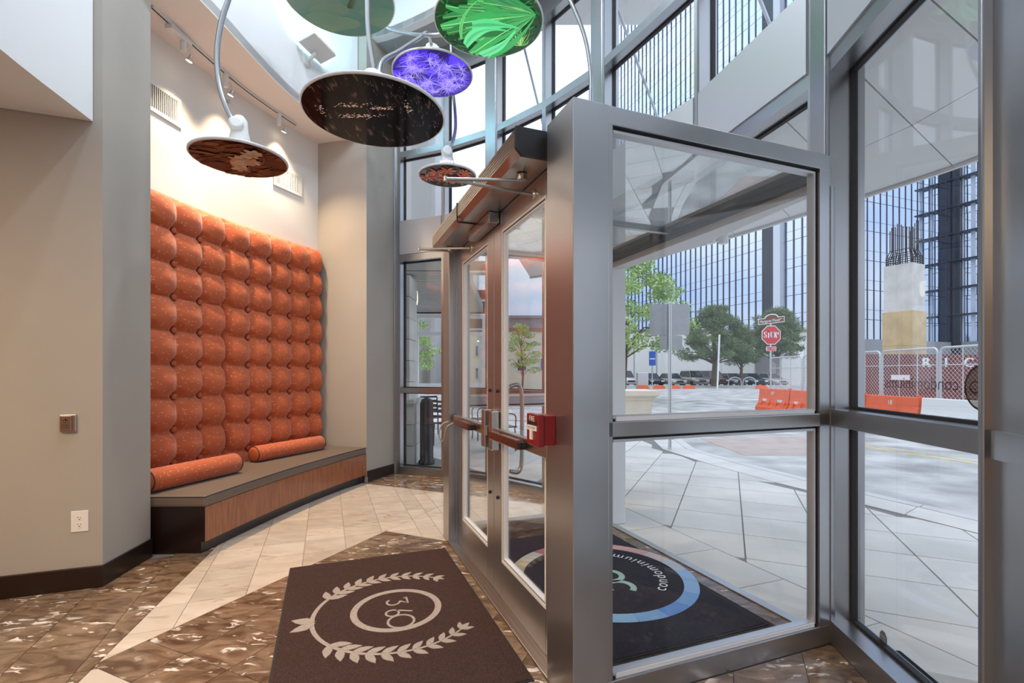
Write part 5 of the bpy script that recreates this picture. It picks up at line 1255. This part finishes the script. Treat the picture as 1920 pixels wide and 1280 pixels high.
def blade_poly(w_, h_, dome):
    P = [(-w_, -h_), (w_, -h_), (w_, h_)] + [(dome * math.cos(k * PI / 10), h_ + dome * .55 * math.sin(k * PI / 10)) for k in range(0, 11)] + [(-w_, h_)]
    return [o + bx * p[0] + DZ * p[1] for p in P]
nb2 = MB().extr(blade_poly(.58, .13, .30), (0, .006, 0)).build('name_blade', 'sign_white', r)
o = o - Vector((0, .003, 0)); MB().extr(blade_poly(.555, .105, .27), (0, .003, 0)).build('brown_face', 'sign_brown', nb2)
m = MB(); letter(m, 'Margaret Moser', .18, o - Vector((0, .003, 0)) - DZ * .01 - bx * .06, bx, DZ, sx=.78); letter(m, 'PLAZA', .06, o - Vector((0, .003, 0)) + bx * .40 + DZ * .03, bx, DZ); letter(m, 'RED RIVER', .07, o - Vector((0, .003, 0)) + DZ * .13, bx, DZ) if False else None
m.build('lettering', 'sign_white', nb2)

# ---- small street furniture near the cars
q = floor_px(1226, 724); r = E0('blue_street_sign', (16.0, 55, 0), 'blue post sign with a small round plate above it', 'sign'); x, y = 15.85, 55
MB().tube([(x, y, 0), (x, y, 5.0)], .07, 8).build('post', 'galv', r); MB().box(x - .38, x + .38, y - .1, y - .06, 2.3, 3.9).build('blue_plate', 'sign_blue', r)
MB().box(x - .3, x + .3, y - .106, y - .101, 3.0, 3.12).build('white_stripe', 'sign_white', r); MB().lathe((x + .1, y - .08, 4.6), [(.5, 0), (.5, .03)], 20, (0, -1, 0)).build('round_plate', 'galv', r)
for k, (px, d) in enumerate(((1378, 52), (1405, 52))):
    x = (px - 960) / 912 * d; MB().tube(smooth_curve([(x - .7, d, 0), (x - .6, d, .75), (x, d, 1.0), (x + .6, d, .75), (x + .7, d, 0)], 5), .05, 8).build('bike_rack', 'galv', label='curved metal bike rack before the parked cars', cat='bike rack', group='bike racks by the kerb')
x = (1345 - 960) / 912 * 47.5; MB().tube([(x, 47.5, -.1), (x + .25, 47.6, 5.2)], .09, 8).build('leaning_pole', 'sign_white', label='white leaning pole propped beside the broad pine trunk', cat='pole')
for k, (px, py) in enumerate(((1206, 724), (1236, 725), (1264, 724), (1292, 725), (1428, 722))):
    d = 48.; x = (px - 960) / 912 * d; MB().raw([(x - .7, d, -.1), (x + .7, d, -.1), (x + .5, d + .4, -.1), (x - .5, d + .4, -.1), (x - .45, d + .1, .25), (x + .45, d + .1, .25), (x + .3, d + .3, .25), (x - .3, d + .3, .25)], [(3, 2, 1, 0), (4, 5, 6, 7), (0, 1, 5, 4), (1, 2, 6, 5), (2, 3, 7, 6), (3, 0, 4, 7)]).build('road_barricade', 'barrier_orange', label='low orange road barricade lying before the parked cars', cat='barricade', group='orange barricades by the far kerb')
x = (1204 - 960) / 912 * 50; MB().box(x - .55, x + .55, 49.6, 50.4, -.1, 1.5).build('utility_cabinet', 'galv', label='grey utility cabinet beside the parked silver truck', cat='cabinet', bev=.05)

# ---- parked cars
def car(loc, rz, paint, label, h=1.45, suv=False):
    r = E0('parked_car', loc, label, 'car', 'cars parked along the white building', rz=rz, local=True); L, w_ = 4.5, .9
    hood = .95 if suv else .82; rf = 1.75 if suv else h
    def loft(secs, nm, mt):
        mb = MB(); n = len(secs[0]); vs = [p for s in secs for p in s]
        fs = [(i * n + k, i * n + (k + 1) % n, (i + 1) * n + (k + 1) % n, (i + 1) * n + k) for i in range(len(secs) - 1) for k in range(n)]
        mb.raw(vs, fs, None, True); mb.quad(secs[0][::-1]); mb.quad(secs[-1]); return mb.build(nm, mt, r)
    def sec(y, zb, zt, hw): return [(-hw, y, zb), (hw, y, zb), (hw * 1.02, y, (zb + zt) / 2), (hw * .94, y, zt), (-hw * .94, y, zt), (-hw * 1.02, y, (zb + zt) / 2)]
    loft([sec(-L / 2, .35, hood * .72, w_ * .86), sec(-L / 2 + .15, .22, hood * .88, w_ * .97), sec(-1.1, .2, hood + .06, w_), sec(1.2, .2, hood + .1, w_), sec(L / 2 - .2, .24, hood + .08, w_ * .96), sec(L / 2, .36, hood * .9, w_ * .88)], 'body', 'car_' + paint)
    zt = hood + .05; yb = 2.1 if suv else 1.75
    def cab(y, z, hw): return [(-hw, y, z), (hw, y, z)]
    A = [(-.82, -1.05, zt), (.82, -1.05, zt), (.82, yb, zt), (-.82, yb, zt)]; B = [(-.62, -.35, rf), (.62, -.35, rf), (.62, yb - (.25 if suv else .6), rf), (-.62, yb - (.25 if suv else .6), rf)]
    MB().raw(A + B, [(4, 5, 6, 7), (0, 1, 5, 4), (1, 2, 6, 5), (2, 3, 7, 6), (3, 0, 4, 7)]).build('cabin_glass', 'car_glass', r)
    MB().raw([(x * 1.03, y, rf - .05) for x, y, z in B] + [(x * .96, y, rf + .03) for x, y, z in B], [(3, 2, 1, 0), (4, 5, 6, 7), (0, 1, 5, 4), (1, 2, 6, 5), (2, 3, 7, 6), (3, 0, 4, 7)]).build('roof', 'car_' + paint, r)
    for a, b in zip(A, B): MB().tube([a, b], .04, 5).build('pillar', 'car_' + paint, r)
    for x in (-.82, .82):
        for y in (-1.4, 1.4): MB().lathe((x - math.copysign(.1, x), y, .33), [(.33, 0), (.33, .2), (.2, .21)], 16, (math.copysign(1, x), 0, 0)).build('wheel', 'tyre', r)
    for x in (-.62, .62): MB().obox((x - .2, -L / 2 - .01, hood * .62), (.4, 0, 0), (0, .12, 0), (0, 0, .16)).build('headlight', 'headlight', r)
    MB().obox((-.42, -L / 2 - .03, hood * .5), (.84, 0, 0), (0, .1, 0), (0, 0, .18)).build('grille', 'black_plastic', r)
    return r
for px, d, pt, lb, suv, rz in ((1172, 58, 'silver', 'silver sport utility car half hidden behind the white jamb', True, .1), (1219, 58, 'black', 'black sedan parked behind the blue post sign', False, .1), (1259, 57, 'pewter', 'dark pewter sedan parked behind the sign post', False, .1), (1300, 57, 'pewter', 'pewter pickup-height car beside the broad pine', True, .1), (1336, 58, 'maroon', 'maroon car behind the broad pine trunk', True, .1), (1370, 58, 'grey', 'grey sedan parked past the pine trunk', False, .1), (1406, 58, 'navy', 'dark navy sedan behind the bike racks', False, .1), (1445, 59, 'silver', 'pale silver sedan beside the stop sign post', False, .1)):
    car(((px - 960) / 912 * d, d, -.05), rz, pt, lb, suv=suv)

# ---- patio seen past the pier
r = E0('stone_pier', (-1.95, 7.75, 0), 'pale stone block pier just outside the glass by the patio', 'pier')
zz = -.05
for k in range(9):
    h_ = .33; MB().box(-2.2 + (k % 2) * .006, -1.58 - (k % 2) * .006 + (.07 if k < 3 else 0), 7.5, 8.1, zz + .004, zz + h_ - .004).build('stone_block', 'stone', r); zz += h_
MB().box(-2.25, -1.49, 7.44, 8.15, zz - 6 * .33, zz - 6 * .33 + .06).build('ledge', 'stone', r)
r = E0('wall_patio', (-2, 12, 3.0), 'slatted grey soffit over the patio outside', 'soffit', kind='structure')
for k in range(22): MB().box(-4.8, -.75, 7.7 + k * .22, 7.7 + k * .22 + .205, 2.98, 3.02).build('soffit_plank', 'soffit_plank', r)
MB().box(-4.8, -.75, 7.7, 12.55, 3.03, 3.2).build('soffit_deck', 'soffit_plank', r); MB().box(-4.85, -.7, 12.55, 12.62, 2.95, 3.25).build('edge_beam', 'gasket', r)
q = at(779, 556, 8.6); r = E0('lantern', (q.x, q.y, q.z), 'small lit glass lantern hanging under the patio soffit', 'lantern')
MB().tube([(q.x, q.y, q.z + .1), (q.x, q.y, 2.98)], .025, 8).build('stem', 'black_plastic', r); MB().lathe((q.x, q.y, q.z - .14), [(.035, 0), (.045, .1), (.035, .24)], 14).build('globe', M('lantern_glow', (1, .85, .5), .4, emit=2.2), r)
p = floor_px(800, 868); r = E0('patio_heater_post', (p.x, p.y, 0), 'black rounded-top post standing outside the pier bay', 'post')
MB().lathe((p.x, p.y, -.004), [(.125, 0), (.125, .05), (.105, .06), (.105, .93), (.08, 1.0), (.02, 1.03)], 20).build('body', 'black_plastic', r); MB().lathe((p.x, p.y, .60), [(.1065, 0), (.1065, .012)], 20).build('seam_band', 'gasket', r)
def chair(loc, rz, label):
    r = E0('patio_chair', loc, label, 'chair', 'black patio chairs', rz=rz, local=True)
    MB().box(-.22, .22, -.22, .22, .43, .45).build('seat', 'black_plastic', r)
    for x in (-.2, .2):
        for y in (-.2, .2): MB().tube([(x, y, 0), (x * .95, y * .95, .43)], .014, 6).build('leg', 'black_plastic', r)
        MB().tube(smooth_curve([(x, .2, .44), (x, .25, .62), (x, .1, .68), (x, -.18, .66), (x, -.2, .44)], 4), .012, 6).build('armrest', 'black_plastic', r)
        MB().tube([(x, .21, .44), (x, .27, .88)], .014, 6).build('back_post', 'black_plastic', r)
    for z in (.58, .68, .78, .87): MB().box(-.2, .2, .225 + (z - .44) * .13, .24 + (z - .44) * .13, z - .02, z + .02).build('back_slat', 'black_plastic', r)
for (x, y, a, l) in ((-1.25, 9.5, 2.4, 'black metal patio chair right behind the black post'), (-.6, 10.4, -1.2, 'black metal patio chair further along the patio'), (-1.75, 10.9, .6, 'black metal patio chair in the patio corner'), (-.2, 8.9, 2.0, 'black metal patio chair seen through the inner doors')): chair((x, y, -.004), a, l)
r = E0('patio_table', (-1.15, 10.2, 0), 'round black patio table between the chairs', 'table'); MB().lathe((-1.15, 10.2, .70), [(.38, 0), (.38, .03)], 28).build('table_top', 'black_plastic', r); MB().tube([(-1.15, 10.2, .02), (-1.15, 10.2, .70)], .03, 8).build('pedestal', 'black_plastic', r); MB().lathe((-1.15, 10.2, -.003), [(.22, 0), (.2, .02)], 20).build('base', 'black_plastic', r)
r = E0('glass_screen', (-1.6, 12.4, 0), 'white framed glass screen at the end of the patio', 'screen')
for a, b in ((-2.45, -2.37), (-1.62, -1.5), (-.75, -.67)): MB().box(a, b, 12.3, 12.4, -.01, 2.9).build('frame_post', 'sign_white', r)
for z0, z1 in ((0, .12), (1.05, 1.15), (2.35, 2.45), (2.8, 2.9)): MB().box(-2.37, -.75, 12.3, 12.4, z0, z1).build('frame_rail', 'sign_white', r)
for a, b in ((-2.36, -1.63), (-1.49, -.76)): MB().box(a, b, 12.34, 12.35, .13, 2.79).build('pane', 'glazing', r)

# ---- buildings across the patio side
def building(name, label, x0, x1, y0, y1, h, wall, rows, cols, ww, wh, z0=1.2, roofm='roof_grey', win='tower_glass_deep', extra=None):
    r = E0(name, ((x0 + x1) / 2, (y0 + y1) / 2, 0), label, 'building'); MB().box(x0, x1, y0, y1, -.2, h).build('wall', wall, r); MB().box(x0 - .15, x1 + .15, y0 - .15, y1 + .15, h, h + .35).build('roof', roofm, r)
    gx = (x1 - x0) / cols; gz = (h - z0) / rows
    for i in range(cols):
        for j in range(rows):
            x = x0 + (i + .5) * gx; z = z0 + j * gz; f = MB().box(x - ww / 2, x + ww / 2, y0 - .06, y0 + .02, z, z + wh).build('window', 'mullion_light', r); MB().box(x - ww / 2 + .08, x + ww / 2 - .08, y0 - .075, y0 - .055, z + .08, z + wh - .08).build('pane', win, f)
    return r
building('concrete_building', 'low concrete panel building seen through the inner doors', -2.2, 10.2, 44, 50, 5.2, 'tower_cream', 1, 6, .9, 1.2, 1.6, 'brownish')
building('concrete_building', 'stepped grey rooftop block behind the low concrete building', -.5, 7.2, 60, 70, 8.2, 'roof_grey', 1, 5, .8, .9, 6.2)
building('cream_house', 'cream two-storey building with narrow windows across the street', -5.6, -2.5, 40, 43.5, 4.6, 'tower_cream', 2, 4, .35, 1.0, .9, 'brownish')
bb = building('balcony_block', 'white apartment block with stacked balconies', -6.9, -4.2, 52, 62, 18.5, 'tower_pale', 6, 3, 1.0, 1.5, 1.4)
for k in range(1, 6):
    b = MB().box(-5.4, -2.6, 50.6, 52, k * 3.0 - .1, k * 3.0 + .1).build('balcony', 'tower_pale', bb); MB().box(-5.4, -2.6, 50.6, 50.66, k * 3.0 + .1, k * 3.0 + 1.1).build('railing', 'brownish', b)
building('pale_tower', 'pale high-rise with a column of square windows behind the pier bay', -15.0, -7.4, 47, 58, 46, 'tower_pale', 12, 3, 1.2, 2.0, 3.0)
building('beige_slab_tower', 'beige blank slab tower just beyond the pier', -12.0, -7.55, 36.5, 45, 44, 'tower_beige', 1, 1, .6, .8, 2.0)
for z in (8, 16, 24, 32): pass

# ---- graphics on the lettered street window
f = facet(6); o0, t, n, L = f
def on_glass(px, z, d=.1235):
    # point of that glass plane seen in column px
    k = (px - 960) / 912; a = o0 + n * d; s = (k * a.y - a.x) / (t.x - k * t.y); q = a + t * s; return Vector((q.x, q.y, z)), s
r = E0('window_lettering', on_glass(1750, 1.3)[0], 'mirrored condominiums lettering and round logo film on the street window', 'window graphic')
c0, s0 = on_glass(1660, 0); c1, s1 = on_glass(1797, 0); mid = (c0 + c1) / 2
dmid = mid.y; z = CAM_H + (700 - 719) / 912 * dmid
V2, F2 = text2d('condominiums', 1.0); wid = max(v[0] for v in V2) - min(v[0] for v in V2); sc2 = (s1 - s0) / wid
m = MB(); m.raw([Vector((mid.x, mid.y, z)) - t * v[0] * sc2 + DZ * v[1] * sc2 * 1.0 for v in V2], F2); m.build('word', 'decal_ink', r)
cl_, sl_ = on_glass(1808, 0); rad = 44 / 912 * (cl_.y - .06); cc = cl_ + t * rad; zc = CAM_H + (700 - 727) / 912 * cc.y; oo = Vector((cc.x, cc.y, zc))
film = MB(); film.quad([oo + t * rad * math.cos(a * PI / 20) + DZ * rad * math.sin(a * PI / 20) for a in range(40)]); film.build('logo_film', 'decal_film', r)
m = MB(); ribbon(m, arc(0, 0, rad * .96, 0, 2 * PI, 40), rad * .08, oo + n * .0004, -t, DZ, n, .0003); k = rad * 4.2
for pts, w_ in ((arc(.155 * k * .7, .004 * k, .072 * k * .8, 0, 2 * PI, 28), .014 * k), (arc(.0 * k, -.03 * k, .037 * k, 0, 2 * PI, 20), .013 * k), ([(-.03 * k, -.005 * k), (.0, .04 * k), (.02 * k, .075 * k)], .013 * k), (arc(-.11 * k, -.01 * k, .038 * k, 1.5, -2.6, 14), .013 * k)): ribbon(m, pts, w_, oo + n * .0006, -t, DZ, n, .0003)
m.build('logo_number', 'dark_slot', r)
q, s = on_glass(1656, 0); q.z = CAM_H - (1196 - 700) / 912 * q.y; rr_ = .036
r = E0('octagon_sticker', q, 'small octagonal sticker low in the corner of the street window', 'sticker')
MB().extr([q + n * .0 + t * rr_ * math.cos(PI / 8 + k * PI / 4) * .8 + DZ * rr_ * math.sin(PI / 8 + k * PI / 4) for k in range(8)], n * .0006).build('back', M('sticker_grey', (.10, .10, .10), .5), r)
for dz in (-.010, .004): MB().obox(q - n * .0006 - t * .02 + DZ * dz, t * .04, n * .0005, DZ * .006).build('stripe', M('sticker_line', (.3, .3, .3), .5), r)

#@@LAMPS
# ---- added warm fill lamps, out of view under the bulkhead soffit
for k, (x, y, e) in enumerate(((-2.9, .55, 20), (-2.35, .35, 34), (-3.4, -.2, 30), (-1.7, .12, 46))):
    z = 3.05
    r = E0('warm_fill_lamp', (x, y, z), 'added round warm fill lamp under the bulkhead soffit', 'downlight', 'added lobby fill lamps')
    MB().lathe((x, y, z - .012), [(.11, 0), (.10, .011)], 24).build('ring', 'fixture_white', r)
    MB().lathe((x, y, z - .014), [(.075, 0), (.075, .002)], 24).build('lens', 'lamp_glow', r)
    ld = bpy.data.lights.new('downlight', 'AREA'); ld.shape = 'DISK'; ld.size = .15; ld.energy = e; ld.color = (1, .72, .45)
    lo = bpy.data.objects.new('downlight', ld); C.objects.link(lo); lo.location = (x, y, z - .02)
# ---- added cool fill lamps overhead, standing in for daylight on the upper walls
for k, (x, y, e) in enumerate(((-1.5, 2.2, 46), (-.3, 1.9, 46), (-1.2, 3.9, 46), (-.4, 3.3, 46))):
    r = E0('cool_fill_lamp', (x, y, DOME), 'added round cool white fill lamp in the raised ceiling', 'downlight', 'added raised ceiling fill lamps')
    MB().lathe((x, y, DOME - .012), [(.14, 0), (.13, .011)], 24).build('ring', 'fixture_white', r)
    MB().lathe((x, y, DOME - .014), [(.10, 0), (.10, .002)], 24).build('lens', 'fill_glow_cool', r)
    ld = bpy.data.lights.new('cool_fill_light', 'AREA'); ld.shape = 'DISK'; ld.size = .2; ld.energy = e; ld.color = (.80, .90, 1)
    lo = bpy.data.objects.new('cool_fill_light', ld); C.objects.link(lo); lo.location = (x, y, DOME - .02)
#@@END
for o in list(bpy.data.objects):
    if '_local' in o.keys(): del o['_local']
